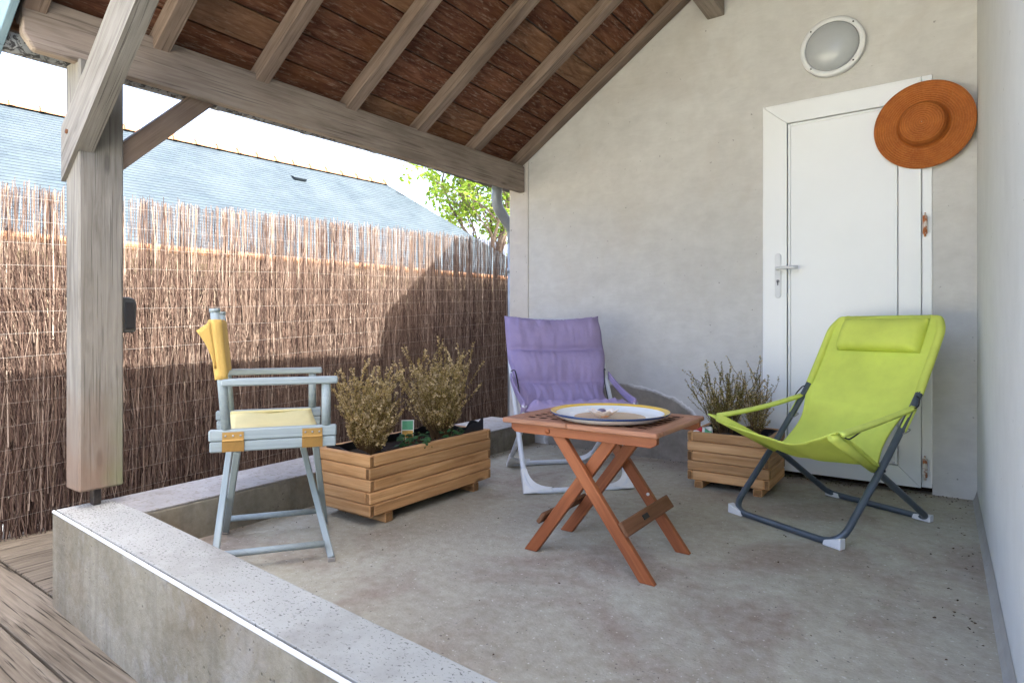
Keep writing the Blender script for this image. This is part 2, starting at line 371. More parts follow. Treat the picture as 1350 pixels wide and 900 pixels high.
def lathe(name, parent, prof, M, mats, n=40, fm=None, cap0=True):
    """prof: (r, z) list; fm: material index for each ring of faces"""
    V = []; F = []; f = []; L = len(prof)
    for r, z in prof:
        for k in range(n):
            a = 2*math.pi*k/n; V.append((r*math.cos(a), r*math.sin(a), z))
    for i in range(L-1):
        for k in range(n):
            F.append((i*n+k, i*n+(k+1) % n, (i+1)*n+(k+1) % n, (i+1)*n+k)); f.append(fm[i] if fm else 0)
    if cap0: F.append(tuple(range(n))[::-1]); f.append(fm[0] if fm else 0)
    F.append(tuple(range((L-1)*n, L*n))); f.append(fm[-1] if fm else 0)
    return mesh(name, V, F, mats, parent, M, smooth=True, fm=f)
def prism(name, parent, poly, axis, a, b, mat, M=None, bev=0):
    """polygon extruded along a world axis. axis 1: poly is (x, z); axis 0: (y, z); axis 2: (x, y)"""
    def P(q, t): return {0: (t, q[0], q[1]), 1: (q[0], t, q[1]), 2: (q[0], q[1], t)}[axis]
    n = len(poly); V = [P(q, a) for q in poly]+[P(q, b) for q in poly]
    F = [tuple(range(n)), tuple(range(n, 2*n))[::-1]]+[(i, i+n, (i+1) % n+n, (i+1) % n) for i in range(n)]
    o = mesh(name, V, F, mat, parent, M)
    bm = bmesh.new(); bm.from_mesh(o.data); bmesh.ops.recalc_face_normals(bm, faces=bm.faces)
    if bev: bmesh.ops.bevel(bm, geom=list(bm.edges), offset=bev, segments=2, profile=.5, affect='EDGES')
    bm.to_mesh(o.data); bm.free(); return o
def sheet(name, parent, fn, nu, nv, thick, mat, M=None):
    """thick smooth sheet from fn(u, v) -> Vector"""
    G = [[fn(i/nu, j/nv) for i in range(nu+1)] for j in range(nv+1)]; V = []; V2 = []; F = []
    for j in range(nv+1):
        for i in range(nu+1):
            du = G[j][min(i+1, nu)]-G[j][max(i-1, 0)]; dv = G[min(j+1, nv)][i]-G[max(j-1, 0)][i]
            n = du.cross(dv); n = n.normalized() if n.length > 1e-9 else Vector((0, 0, 1))
            t = thick((i/nu), (j/nv)) if callable(thick) else thick
            V.append(G[j][i]+n*t/2); V2.append(G[j][i]-n*t/2)
    o = len(V); s = nu+1
    for j in range(nv):
        for i in range(nu):
            a = j*s+i; F.append((a, a+1, a+s+1, a+s)); F.append((o+a, o+a+s, o+a+s+1, o+a+1))
    for i in range(nu): F.append((i+1, i, o+i, o+i+1)); a = nv*s+i; F.append((a, a+1, o+a+1, o+a))
    for j in range(nv): a = j*s; F.append((a, a+s, o+a+s, o+a)); a = j*s+nu; F.append((a+s, a, o+a, o+a+s))
    return mesh(name, V+V2, F, mat, parent, M, smooth=True)
def curve(tab, t):
    """piecewise smooth (Catmull-Rom) lookup in a table of (t, a, b, ...)"""
    n = len(tab); i = 0
    while i < n-2 and t > tab[i+1][0]: i += 1
    p0 = tab[max(i-1, 0)]; p1 = tab[i]; p2 = tab[i+1]; p3 = tab[min(i+2, n-1)]
    h = (t-p1[0])/(p2[0]-p1[0]); r = []
    for k in range(1, len(p1)):
        m1 = (p2[k]-p0[k])/max(1e-9, p2[0]-p0[0])*(p2[0]-p1[0]); m2 = (p3[k]-p1[k])/max(1e-9, p3[0]-p1[0])*(p2[0]-p1[0])
        r.append((2*h**3-3*h*h+1)*p1[k]+(h**3-2*h*h+h)*m1+(-2*h**3+3*h*h)*p2[k]+(h**3-h*h)*m2)
    return r

# ================================================================== SETTING
g = mesh('ground', [(-300, -300, -.26), (300, -300, -.26), (300, 300, -.26), (-300, 300, -.26)], [(0, 1, 2, 3)], 'gravel_ground'); tag(g, kind='structure')
def patio():
    # slab as a lightly uneven grid, open to nothing below
    nx, ny = 60, 60; V = []; F = []
    for j in range(ny+1):
        for i in range(nx+1):
            x = -2.405+i*2.542/nx; y = .90+j*2.88/ny
            V.append((x, y, .0025*noise.noise(Vector((x*1.7, y*1.7, 3)))+.001*noise.noise(Vector((x*9, y*9, 1)))))
    for j in range(ny):
        for i in range(nx): a = j*(nx+1)+i; F.append((a, a+1, a+nx+2, a+nx+1))
    o = mesh('patio_floor', V, F, 'patio_concrete', smooth=True); tag(o, kind='structure')
patio()

# deck: planks laid lengthwise
deck = mesh('deck', [(-3.9, -2.2, -.25), (2, -2.2, -.25), (2, .9, -.25), (-3.9, .9, -.25), (-3.9, .9, -.25), (-2.5, .9, -.25), (-2.5, 6, -.25), (-3.9, 6, -.25)], [(0, 1, 2, 3), (4, 5, 6, 7)], 'black_liner'); tag(deck, kind='structure')
y = .878
for i in range(9):
    abox('plank', deck, (-3.9, y-.178, -.226), (1.6, y, -.2-.0015*rnd.random()), 'deck_wood', .004); y -= .187
x = -3.9
for i in range(8):
    abox('plank', deck, (x, .887, -.226), (x+.141, 5.9, -.2-.0015*rnd.random()), 'deck_wood', .004, axis=1); x += .148

# ------------------------------------------------------------------ gable wall with the door
wall = thing('rendered_wall', (-1.2, 3.68, 0), 'grey beige rendered gable wall behind the door and the lime chair', 'wall')
def roofz(x): return 2.02+.66*(x+2.5)
prism('render', wall, [(-2.463, -.2), (-.842, -.2), (-.842, 2.095), (-.042, 2.095), (-.042, -.2), (.30, -.2), (.30, roofz(.3)+.15), (-2.463, roofz(-2.463)+.10)], 1, 3.68, 3.86, 'gable_render')
tag(prism('pier', wall, [(-2.633, -.2), (-2.4645, -.2), (-2.4645, 2.06), (-2.633, 1.98)], 1, 3.674, 3.86, 'pier_render', bev=.006), 'paler rendered pier under the beam end')
prism('door_reveal', wall, [(-.87, -.2), (-.02, -.2), (-.02, 2.11), (-.87, 2.11)], 1, 3.80, 3.858, 'white_pvc')
prism('threshold', wall, [(-.8415, -.19), (-.0425, -.19), (-.0425, .03), (-.8415, .03)], 1, 3.735, 3.79, 'soil')
# right hand house wall
rw = thing('rendered_wall', (.135, 1.5, 0), 'pale smooth white wall closing the right side of the porch', 'wall')
prism('render', rw, [(.135, .35), (.40, .35), (.40, 3.67), (.135, 3.67)], 2, -.26, 4.0, 'white_render')
prism('fill_block_wall', rw, [(.137, -1.9), (.38, -1.9), (.38, .349), (.137, .349)], 2, -.26, 2.5, 'white_render')  # unseen low extension, added to block fill light from behind the camera
prism('mortar_fillet', rw, [(.134, -.01), (.134, .05), (.126, .018), (.112, -.01)], 1, .96, 3.672, 'mortar')
# outbuilding unseen behind the gable wall, profile shaped to shade the end of the fence
ob = thing('shade_building', (-1.2, 5.6, 0), 'unseen building added behind the gable wall to shade the fence end', 'building')
prism('wall', ob, [(3.87, -.25), (3.87, 2.55), (5.6, 3.95), (7.4, 2.55), (7.4, -.25)], 0, -2.60, .5, 'pier_render')
for s in (0, 1):
    a, b = ((3.75, 2.48), (5.6, 3.98)) if s == 0 else ((7.55, 2.48), (5.6, 3.98))
    prism('roof', ob, [a, b, (b[0], b[1]+.07), (a[0], a[1]+.07)], 0, -2.68, .6, 'slate')

# ------------------------------------------------------------------ low walls
lw = thing('low_wall', (-1.5, .87, -.25), 'low concrete wall with white painted chipped top in the foreground', 'wall')
prism('core', lw, [(-2.70, .85), (-.30, .739), (-.30, .91), (-2.405, 1.035), (-2.70, 1.035)], 2, -.26, .147, 'bare_concrete', bev=.006)
prism('coping', lw, [(-2.696, .862), (-.30, .751), (-.30, .912), (-2.403, 1.037), (-2.696, 1.037)], 2, .147, .157, 'coping_paint', bev=.002)
tag(bar('edge_trim', lw, (-2.699, .8535, .1515), (-.30, .7405, .1515), .010, .011, 'white_plastic', bev=.003), 'bright white lip along the outer top edge')
kw = thing('low_wall', (-2.55, 2.4, -.25), 'low rough concrete wall along the brushwood fence behind the pine planter', 'wall')
prism('core', kw, [(-2.70, 1.037), (-2.405, 1.037), (-2.40, 3.67), (-2.80, 3.67)], 2, -.26, .148, 'bare_concrete', bev=.008)
prism('coping', kw, [(-2.698, 1.0385), (-2.407, 1.0385), (-2.402, 3.67), (-2.798, 3.67)], 2, .148, .1555, 'coping_concrete', bev=.003)

# ------------------------------------------------------------------ porch roof and post
pr = thing('porch_roof', (-2.655, .974, .156), 'timber lean to porch roof on a weathered post with rafters and brown boards', 'porch')
tag(abox('post', pr, (-2.716, .899, .226), (-2.594, 1.049, 1.83), 'post_timber', .006, axis=2), 'grey weathered post held above the low wall')
abox('post_shoe', pr, (-2.672, .962, .157), (-2.640, .990, .227), 'dark_steel', .003, axis=2)
def beam():
    # wall plate, from the front end to the gable wall; the lower front corner is chamfered
    d = Vector((.11, 2.78, 0)).normalized(); L = 2.938
    poly = [(0, .05), (.035, 0), (L, 0), (L, .19), (0, .19)]
    V = [(q[0], s, q[1]) for s in (0, .045) for q in poly]; n = 5
    F = [tuple(range(n)), tuple(range(n, 2*n))[::-1]]+[(i, i+n, (i+1) % n+n, (i+1) % n) for i in range(n)]
    p0 = Vector((-2.607, .735, 1.816)); X = d; Z = Vector((0, 0.008, 1)).normalized(); X = (X+Vector((0, 0, .008))).normalized(); Y = Z.cross(X)
    Mx = Matrix((X, Y, Z)).transposed().to_4x4(); Mx.translation = p0
    o = mesh('beam', V, F, 'beam_timber', pr, Mx)
    bm = bmesh.new(); bm.from_mesh(o.data); bmesh.ops.recalc_face_normals(bm, faces=bm.faces); bmesh.ops.bevel(bm, geom=list(bm.edges), offset=.005, segments=1, affect='EDGES', profile=.5); bm.to_mesh(o.data); bm.free()
beam()
# long strut from the post up to the purlin, lapped over the post
def oriented(name, parent, shells, d, mat, bev=0):
    """closed shells [(xz polygon, y0, y1)] in one mesh whose local X runs along d, so the grain follows it"""
    X = Vector(d).normalized(); Y = Vector((0, 1, 0)); Z = X.cross(Y); Mx = Matrix((X, Y, Z)).transposed().to_4x4()
    p = shells[0][0][0]; Mx.translation = Vector((p[0], shells[0][1], p[1])); inv = Mx.inverted(); V = []; F = []
    for poly, ya, yb in shells:
        o = len(V); n = len(poly); V += [inv @ Vector((q[0], ya, q[1])) for q in poly]+[inv @ Vector((q[0], yb, q[1])) for q in poly]
        F += [tuple(o+i for i in range(n)), tuple(o+i for i in range(n, 2*n))[::-1]]+[(o+i, o+i+n, o+(i+1) % n+n, o+(i+1) % n) for i in range(n)]
    ob2 = mesh(name, V, F, mat, parent, Mx); bm = bmesh.new(); bm.from_mesh(ob2.data); bmesh.ops.recalc_face_normals(bm, faces=bm.faces)
    if bev: bmesh.ops.bevel(bm, geom=list(bm.edges), offset=bev, segments=1, profile=.5, affect='EDGES')
    bm.to_mesh(ob2.data); bm.free(); return ob2
def strut():
    lo = lambda x: 1.53+.8*(x+2.54); a = -2.7175; m = -2.592; b = -1.12
    oriented('strut', pr, [([(m, lo(m)), (b, lo(b)), (b, lo(b)+.205), (m, lo(m)+.205)], .884, .946), ([(a, lo(a)), (m, lo(m)), (m, lo(m)+.205), (a, lo(a)+.205)], .884, .8985)], (1, 0, .8), 'weathered_timber')
    tube('bolt', pr, [(-2.66, .8845, 1.565), (-2.66, .879, 1.565)], .009, 'rusty_steel', 8)
strut()
bar('purlin', pr, (-1.11, .72, 2.785), (-1.11, 3.679, 2.785), .10, .19, 'beam_timber')
bar('brace', pr, (-2.655, 1.03, 1.478), (-2.655, 1.40, 1.848), .078, .07, 'rafter_timber', up=(1, 0, 0))
sl_ = Vector((1, 0, .66)).normalized(); up_ = Vector((-.66, 0, 1)).normalized()
RY = [(.735, .07), (1.155, .066), (1.592, .068), (2.093, .072), (2.602, .072), (3.112, .074), (3.607, .07)]
for y0, wd in RY:
    x0 = -2.672; x1 = .13
    p0 = Vector((x0, y0+wd/2, roofz(x0)))+up_*.036; p1 = Vector((x1, y0+wd/2, roofz(x1)))+up_*.036
    bar('rafter', pr, p0, p1, wd, .072, 'rafter_timber', up=up_, bev=.004)
# boards above the rafters, joined over the rafters
edges = [.70]+[y0+wd/2 for y0, wd in RY[1:-1]]+[3.679]
x = -2.745
for r in range(17):
    for b in range(len(edges)-1):
        xa = x+.003; xb = x+.1305; z = lambda q: roofz(q)
        off = up_*(.073+.009+.003*rnd.random())
        pc = Vector(((xa+xb)/2, 0, z((xa+xb)/2)))+off
        wdt = (xb-xa)*math.hypot(1, .66)-.003-.003*rnd.random()
        bar('roof_board', pr, (pc.x, edges[b]+.0015, pc.z), (pc.x, edges[b+1]-.0015, pc.z), wdt, .018, 'roof_board', up=up_, bev=.002)
    x += .131
a = Vector((-2.79, 0, roofz(-2.79)))+up_*.098; b = Vector((.5, 0, roofz(.5)))+up_*.098
prism('roof_covering', pr, [(a.x, a.z), (b.x, b.z), (b.x+up_.x*.03, b.z+up_.z*.03), (a.x+up_.x*.03, a.z+up_.z*.03)], 1, .66, 3.95, 'roof_sheet')
bar('barge_board', pr, (-2.80, .698, roofz(-2.80)+.062), (.12, .698, roofz(.12)+.062), .026, .19, 'blue_board', up=up_)

# gutter and downpipe
gu = thing('gutter', (-2.83, 2.2, 1.85), 'mottled grey zinc gutter hung along the porch eave', 'gutter')
def gutter():
    V = []; F = []; n = 10; st = 24
    for i in range(st+1):
        t = i/st; y = .62+t*3.2; xc = -2.738; zc = 1.876+.078*t
        for r in (.056, .0535):
            for k in range(n+1):
                a = math.pi+math.pi*k/n; V.append((xc+r*math.cos(a), y, zc+r*math.sin(a)))
    m = 2*(n+1)
    for i in range(st):
        for h in (0, 1):
            for k in range(n):
                a = i*m+h*(n+1)+k; F.append((a, a+1, a+m+1, a+m) if h else (a, a+m, a+m+1, a+1))
    mesh('trough', V, F, 'gutter_zinc', gu, smooth=True)
k = N('gutter_zinc'); v = k.coord(rand=False); c = k.ramp(k.noise(v, 10, 4), [(.3, (.17, .185, .195)), (.7, (.30, .32, .335))]); f = k.noise(v, 34, 4, .7, 1.2)
c = k.mix(k.ramp(f, [(.45, .9), (.51, 0)]), c, (.025, .025, .028)); k.bump(f, .5, .006); MAT['gutter_zinc'] = k.out(c, .75, .3)
gutter()
for i in range(7):
    t = (.4+i*.48)/3.2; y = .62+t*3.2; xc = -2.738; zc = 1.876+.078*t
    pts = [(xc+.0595*math.cos(a), y, zc+.0595*math.sin(a)) for a in [math.pi+math.pi*q/12 for q in range(13)]]
    V, F = [], []
    for p in pts: V += [(p[0], p[1]-.014, p[2]), (p[0], p[1]+.014, p[2])]
    for p in pts:
        dx, dz = p[0]-xc, p[2]-zc; V += [(xc+dx*.955, p[1]-.014, zc+dz*.955), (xc+dx*.955, p[1]+.014, zc+dz*.955)]
    for q in range(12): F += [(2*q, 2*q+1, 2*q+3, 2*q+2), (26+2*q, 26+2*q+2, 26+2*q+3, 26+2*q+1), (2*q, 2*q+2, 26+2*q+2, 26+2*q), (2*q+1, 26+2*q+1, 26+2*q+3, 2*q+3)]
    mesh('bracket', V, F, 'zinc', gu)
dp = thing('downpipe', (-2.79, 3.95, -.2), 'grey zinc downpipe with a swan neck beside the gable wall', 'pipe')
tube('swan_neck', dp, fillet([(-2.765, 3.70, 1.915), (-2.775, 3.70, 1.76), (-2.785, 3.93, 1.60), (-2.785, 3.93, 1.5)], .16, 8), .041, 'zinc', 14)
tube('pipe', dp, [(-2.785, 3.93, 1.52), (-2.785, 3.93, -.24)], .038, 'zinc', 14)
tube('collar', dp, [(-2.785, 3.93, 1.30), (-2.785, 3.93, 1.26)], .045, 'zinc', 14)

# ------------------------------------------------------------------ brushwood fence
fe = thing('brushwood_fence', (-3.7, 2.8, -.2), 'brown brushwood screen fence bound with thin wires', 'fence')
def ftop(y): return 1.50+.047*(y-.3)
def fence():
    buckets = [([], []) for _ in range(5)]
    def stalk(p0, p1, r, m, bend=.012):
        V, F = buckets[m]; o = len(V); p0 = Vector(p0); p1 = Vector(p1); ns = 3
        for i in range(ns+1):
            t = i/ns; p = p0.lerp(p1, t)+Vector((rnd.uniform(-.4, .4)*bend, rnd.uniform(-1, 1)*bend, 0))*(1 if 0 < i < ns else .3)
            rr = r*(1-.55*t)
            for q in range(3):
                a = q*2.094+.5; V.append((p.x+rr*math.cos(a), p.y+rr*math.sin(a), p.z))
        for i in range(ns):
            for q in range(3): F.append((o+i*3+q, o+i*3+(q+1) % 3, o+(i+1)*3+(q+1) % 3, o+(i+1)*3+q))
    Y0, Y1 = -.6, 5.9
    # bunches of long stems that reach the top
    y = Y0
    while y < Y1:
        nb = rnd.randint(1, 4)
        for i in range(nb):
            yy = y+rnd.gauss(0, .011); t = ftop(yy)+rnd.gauss(-.012, .016); z0 = rnd.uniform(-.22, .9); ln = rnd.gauss(0, .03)-.02*max(0, 1.6-yy)
            stalk((-3.70+rnd.uniform(-.02, .02), yy+ln, z0), (-3.70+rnd.uniform(-.02, .02), yy, t), rnd.uniform(.0018, .0036), rnd.choice((0, 0, 1, 1, 1, 2, 2, 3, 3, 4)))
        y += rnd.expovariate(1/.0058)
    # shorter twigs that thicken the screen below
    for i in range(27000):
        y = rnd.uniform(Y0, Y1); z0 = rnd.uniform(-.25, .98); L = rnd.uniform(.18, .6)
        cap = ftop(y)-(.30+rnd.gauss(0, .09) if rnd.random() < .9 else rnd.uniform(.0, .3)); z1 = min(z0+L, cap)
        if z1-z0 < .12: continue
        lean = rnd.gauss(0, .085)*L - (.16*max(0, 1.9-y)*L if z0 > .3 else 0)
        stalk((-3.70+rnd.uniform(-.03, .022), y-lean/2, z0), (-3.70+rnd.uniform(-.03, .03), y+lean/2, z1), rnd.uniform(.0011, .0025), rnd.choice((0, 0, 0, 1, 1, 1, 1, 2, 2, 3, 3)), .022)
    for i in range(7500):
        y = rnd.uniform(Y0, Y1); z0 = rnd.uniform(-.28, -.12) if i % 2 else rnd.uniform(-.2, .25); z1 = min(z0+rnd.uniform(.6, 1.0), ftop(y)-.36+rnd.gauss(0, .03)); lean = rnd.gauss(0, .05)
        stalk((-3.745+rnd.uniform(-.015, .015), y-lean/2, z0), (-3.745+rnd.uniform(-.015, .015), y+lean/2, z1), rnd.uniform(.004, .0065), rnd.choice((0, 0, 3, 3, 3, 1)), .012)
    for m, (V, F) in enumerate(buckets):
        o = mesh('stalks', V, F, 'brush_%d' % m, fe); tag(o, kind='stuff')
fence()
for i in range(15):
    z = -.12+i*.111; pts = []
    for j in range(66):
        y = -.6+j*.1; zz = z+.047*(y-.3)+.006*noise.noise(Vector((y*2.1, i*7.3, 0)))
        pts.append((-3.664+.004*noise.noise(Vector((y*3, i, 5))), y, zz))
    tube('wire', fe, pts, .0008, 'wire_galv', 4)
for y in (-.5, 1.3, 3.1, 4.9): abox('post', fe, (-3.83, y, -.25), (-3.785, y+.045, 1.25), 'rafter_timber', .003, axis=2)

# ------------------------------------------------------------------ neighbour's house
nh = thing('neighbour_house', (-10, 7, -.25), 'house with blue grey slate hipped roof beyond the brushwood fence', 'house')
def house():
    e = Vector((.118, .993, 0)).normalized(); n = Vector((-e.y, e.x, 0))
    E0 = Vector((-8.594, 3.465, 1.905)); s1 = 8.70; s0 = -12.0; run = 3.5; rz = 4.375
    rr = (rz-1.905)/run
    c0 = E0+e*s0; c1 = E0+e*s1; Rend = 6.62
    # slate courses, each a little proud of the one above
    V = []; F = []; uv = []; rows = 42; sl = math.hypot(run, run*rr)
    nrm = Vector((-n.x*rr, -n.y*rr, 1)).normalized()
    for i in range(rows):
        t0 = i/rows; t1 = min(1, (i+1.0)/rows)
        for (t, lift) in ((t0, .005), (t1, .001)):
            a = E0+e*s0+n*(run*t)+Vector((0, 0, run*rr*t))+nrm*lift; b = E0+e*(s1+(Rend-s1)*t)+n*(run*t)+Vector((0, 0, run*rr*t))+nrm*lift
            V += [a, b]; uv += [(0, t*sl), ((b-a).length, t*sl)]
        o = len(V)-4; F.append((o, o+1, o+3, o+2))
        if i:
            F.append((o-2, o-1, o+1, o))
    ob_ = mesh('slates', V, F, 'slate', nh); tag(ob_, kind='stuff')
    ul = ob_.data.uv_layers.new(name='UVMap')
    for lp in ob_.data.loops: ul.data[lp.index].uv = uv[lp.vertex_index]
    # hip end, back slope
    A = E0+e*s1; B = E0+e*Rend+n*run; B.z = rz; C_ = A+n*2*run
    L0 = E0+e*s0; L1 = L0+n*run; L1.z = rz; L2 = L0+n*2*run
    mesh('hip_end', [A, C_, B], [(0, 1, 2)], 'slate', nh); mesh('back_slope', [C_, L2, L1, B], [(0, 1, 2, 3)], 'slate', nh)
    q = [E0+e*s0+n*.28, A+n*.28-e*.28, A+n*(2*run-.28)-e*.28, E0+e*s0+n*(2*run-.28)]
    vv = [Vector((p.x, p.y, -.26)) for p in q]+[Vector((p.x, p.y, 1.99)) for p in q]
    mesh('wall', vv, [(i, (i+1) % 4, (i+1) % 4+4, i+4) for i in range(4)], 'cream_wall', nh)
    bar('fascia', nh, c0+Vector((0, 0, -.10))+n*.03, c1+Vector((0, 0, -.10))+n*.03, .03, .16, 'rafter_timber')
    bar('gutter', nh, c0+Vector((0, 0, -.03))-n*.06, c1+Vector((0, 0, -.03))-n*.06, .11, .09, 'terracotta', bev=.03)
    bar('lintel', nh, c0+Vector((0, 0, -.42))+n*.27, c1+Vector((0, 0, -.42))+n*.27, .03, .10, 'rafter_timber')
    # ridge tiles
    p0 = E0+n*run; L = .40; prof = []
    s = Rend; 
    me = None
    while s > -5.5:
        c = p0+e*(s-L/2); c.z = rz+.0
        Mx = Matrix((e, n, Vector((0, 0, 1)))).transposed().to_4x4(); Mx.translation = c
        if me is None:
            VV = []; FF = []; K = 8
            st = [(-L/2, .10), (L/2-.07, .095), (L/2-.07, .115), (L/2, .115)]
            for sx, r in st:
                for q in range(K+1): a = math.pi*q/K; VV.append((sx, r*1.2*math.cos(a), r*math.sin(a)-.04))
            for i in range(3):
                for q in range(K): a = i*(K+1)+q; FF.append((a, a+1, a+K+2, a+K+1))
            FF.append(tuple(range(K+1))); FF.append(tuple(range(3*(K+1), 4*(K+1)))[::-1])
            # small crest knob on the collar
            b0 = len(VV); VV += [(L/2-.06, -.02, .07), (L/2-.01, -.02, .07), (L/2-.01, .02, .07), (L/2-.06, .02, .07), (L/2-.045, -.008, .13), (L/2-.02, -.008, .13), (L/2-.02, .008, .13), (L/2-.045, .008, .13)]
            FF += [(b0+i, b0+(i+1) % 4, b0+4+(i+1) % 4, b0+4+i) for i in range(4)]+[(b0+4, b0+5, b0+6, b0+7)]
            o = mesh('ridge_tile', VV, FF, 'terracotta', nh, Mx); me = o.data
        else: place(bpy.data.objects.new('ridge_tile', me), nh, Mx)
        s -= L
    # little sheet metal roof vents
    for u_, t_ in ((-1.2, .80), (3.95, .80)):
        c = E0+e*u_+n*(run*t_)+Vector((0, 0, run*rr*t_+.02)); d = (n+Vector((0, 0, rr))).normalized()
        Mx = Matrix((e, d, nrm)).transposed().to_4x4(); Mx.translation = c
        mesh('roof_vent', [(-.13, -.08, .05), (.13, -.08, .05), (.13, .12, 0), (-.13, .12, 0), (-.13, -.08, 0), (.13, -.08, 0)], [(0, 1, 2, 3), (4, 5, 1, 0), (0, 3, 4), (1, 5, 2)], 'slate', nh, Mx)
house()

# ------------------------------------------------------------------ tree
def tree():
    base = Vector((-10.9, 14.4, -.26)); t = thing('tree', base, 'tree with sparse bright green spring leaves beyond the slate roof', 'tree')
    r2 = random.Random(21); V = []; F = []; tips = []
    def add(pts, rs):
        v, f = tube_geo(pts, rs, 6); o = len(V); V.extend(v); F.extend([tuple(i+o for i in q) for q in f])
    def branch(p, d, L, r, lvl):
        pts = [p.copy()]; n = 4
        for i in range(n):
            d = (d+Vector((r2.gauss(0, .16), r2.gauss(0, .16), r2.gauss(.05, .1)))).normalized(); p = p+d*L/n; pts.append(p.copy())
        add(pts, [r*(1-.6*i/n) for i in range(n+1)])
        if lvl == 0: tips.append(pts); return
        for k in range({3: 6, 2: 5, 1: 4}[lvl]):
            i = r2.randint(1, n); q = pts[i]
            nd = (d*.55+Vector((r2.gauss(0, .6), r2.gauss(0, .6), r2.gauss(.12, .35)))).normalized()
            branch(q, nd, L*r2.uniform(.5, .72), r*.45, lvl-1)
        if lvl == 1: tips.append(pts)
    tr = [base, base+Vector((.06, 0, 1.6)), base+Vector((-.04, .06, 3.1))]
    v, f = tube_geo(tr, [.17, .14, .11], 10); mesh('trunk', v, f, 'bark', t, smooth=True)
    for k in range(6):
        a = k*1.05+r2.random(); branch(tr[2]+Vector((0, 0, -.3*r2.random())), Vector((math.cos(a)*.75, math.sin(a)*.75, .8+.4*r2.random())).normalized(), 3.0, .06, 3)
    mesh('limbs', V, F, 'bark', t, smooth=True)
    LV = [([], []), ([], [])]
    for pts in tips:
        if r2.random() < .12: continue
        for k in range(r2.randint(9, 20)):
            q = pts[r2.randint(2, 4)]+Vector((r2.gauss(0, .09), r2.gauss(0, .09), r2.gauss(0, .09)))
            vv, ff = LV[r2.random() < .4]; o = len(vv); s = r2.uniform(.05, .10)
            d = Vector((r2.gauss(0, 1), r2.gauss(0, 1), r2.gauss(0, .6))).normalized(); e = d.cross(Vector((r2.gauss(0, 1), r2.gauss(0, 1), r2.gauss(0, 1)))).normalized(); nn = d.cross(e)*s*.25
            vv += [q, q+d*s+e*s*.55+nn, q+d*s*2.1, q+d*s-e*s*.55+nn]; ff.append((o, o+1, o+2)); ff.append((o, o+2, o+3))
    tag(mesh('crown', *LV[0], 'tree_leaf', t), kind='stuff'); tag(mesh('crown', *LV[1], 'tree_leaf_pale', t), kind='stuff')
tree()

# ================================================================== THINGS ON THE WALLS
door = thing('door', (-.44, 3.66, .03), 'white service door with rusty hinges and lever handle in the gable wall', 'door')
def dpiece(name, poly, y0, y1, parent=door, mat='white_pvc', bev=.002): return prism(name, parent, poly, 1, y0, y1, mat, bev=bev)
fr = abox('frame', door, (-.0865, 3.668, .035), (-.043, 3.70, 2.092), 'white_pvc', .003, axis=2)
abox('frame', door, (-.8415, 3.668, .035), (-.829, 3.70, 2.092), 'white_pvc', .003, axis=2)
abox('frame', door, (-.8285, 3.668, 2.076), (-.087, 3.70, 2.092), 'white_pvc', .003)
x0, x1, z0, z1 = -.828, -.088, .034, 2.075; a, b, c, d = -.710, -.184, .132, 1.972
g_ = .0006
dpiece('stile', [(x0, z0+g_), (a, c+g_), (a, d-g_), (x0, z1-g_)], 3.650, 3.70)
dpiece('stile', [(x1, z0+g_), (b, c+g_), (b, d-g_), (x1, z1-g_)], 3.650, 3.70)
dpiece('rail', [(x0+g_, z1), (a+g_, d), (b-g_, d), (x1-g_, z1)], 3.650, 3.70)
dpiece('rail', [(x0+g_, z0), (a+g_, c), (b-g_, c), (x1-g_, z0)], 3.650, 3.70)
dpiece('panel', [(a+.004, c+.004), (b-.004, c+.004), (b-.004, d-.004), (a+.004, d-.004)], 3.668, 3.70)
for (p, q) in (((a+.004, c+.004), (a+.016, d-.004)), ((b-.016, c+.004), (b-.004, d-.004))):
    abox('glazing_bead', door, (p[0], 3.659, p[1]), (q[0], 3.667, q[1]), 'white_pvc', .002, axis=2)
abox('glazing_bead', door, (a+.017, 3.659, d-.016), (b-.017, 3.667, d-.004), 'white_pvc', .002); abox('glazing_bead', door, (a+.017, 3.659, c+.004), (b-.017, 3.667, c+.016), 'white_pvc', .002)
for z in (1.345, .135):
    h = tube('hinge', door, [(-.072, 3.652, z-.06), (-.072, 3.652, z-.048), (-.072, 3.652, z-.045), (-.072, 3.652, z-.002), (-.072, 3.652, z), (-.072, 3.652, z+.002), (-.072, 3.652, z+.045), (-.072, 3.652, z+.048), (-.072, 3.652, z+.06)], [.005, .005, .0105, .0105, .008, .0105, .0105, .005, .004], 'hinge_paint', 12)
    tag(h, 'rust stained hinge')
    abox('hinge_leaf', h, (-.066, 3.662, z-.04), (-.050, 3.667, z+.04), 'white_plastic', .001, axis=2)
hd = thing  # (handle is a part of the door)
def stadium(x, za, zb, r, n=8):
    return [(x+r*math.cos(t), zb+r*math.sin(t)) for t in [math.pi*i/n for i in range(n+1)]]+[(x+r*math.cos(t), za+r*math.sin(t)) for t in [math.pi+math.pi*i/n for i in range(n+1)]]
hp = dpiece('handle', stadium(-.755, 1.015, 1.232, .0165), 3.642, 3.6495, mat='white_plastic')
tube('lever', hp, fillet([(-.755, 3.646, 1.162), (-.755, 3.600, 1.162), (-.70, 3.597, 1.163), (-.645, 3.600, 1.163)], .02, 4), [.010]*8+[.010, .009, .008, .0075][:4] if False else .0095, 'white_plastic', 10)
tube('keyhole', hp, [(-.755, 3.6425, 1.092), (-.755, 3.639, 1.092)], .009, 'steel_screw', 14); abox('keyway', hp, (-.757, 3.6375, 1.070), (-.753, 3.6415, 1.094), 'black_rubber', 0, axis=2)

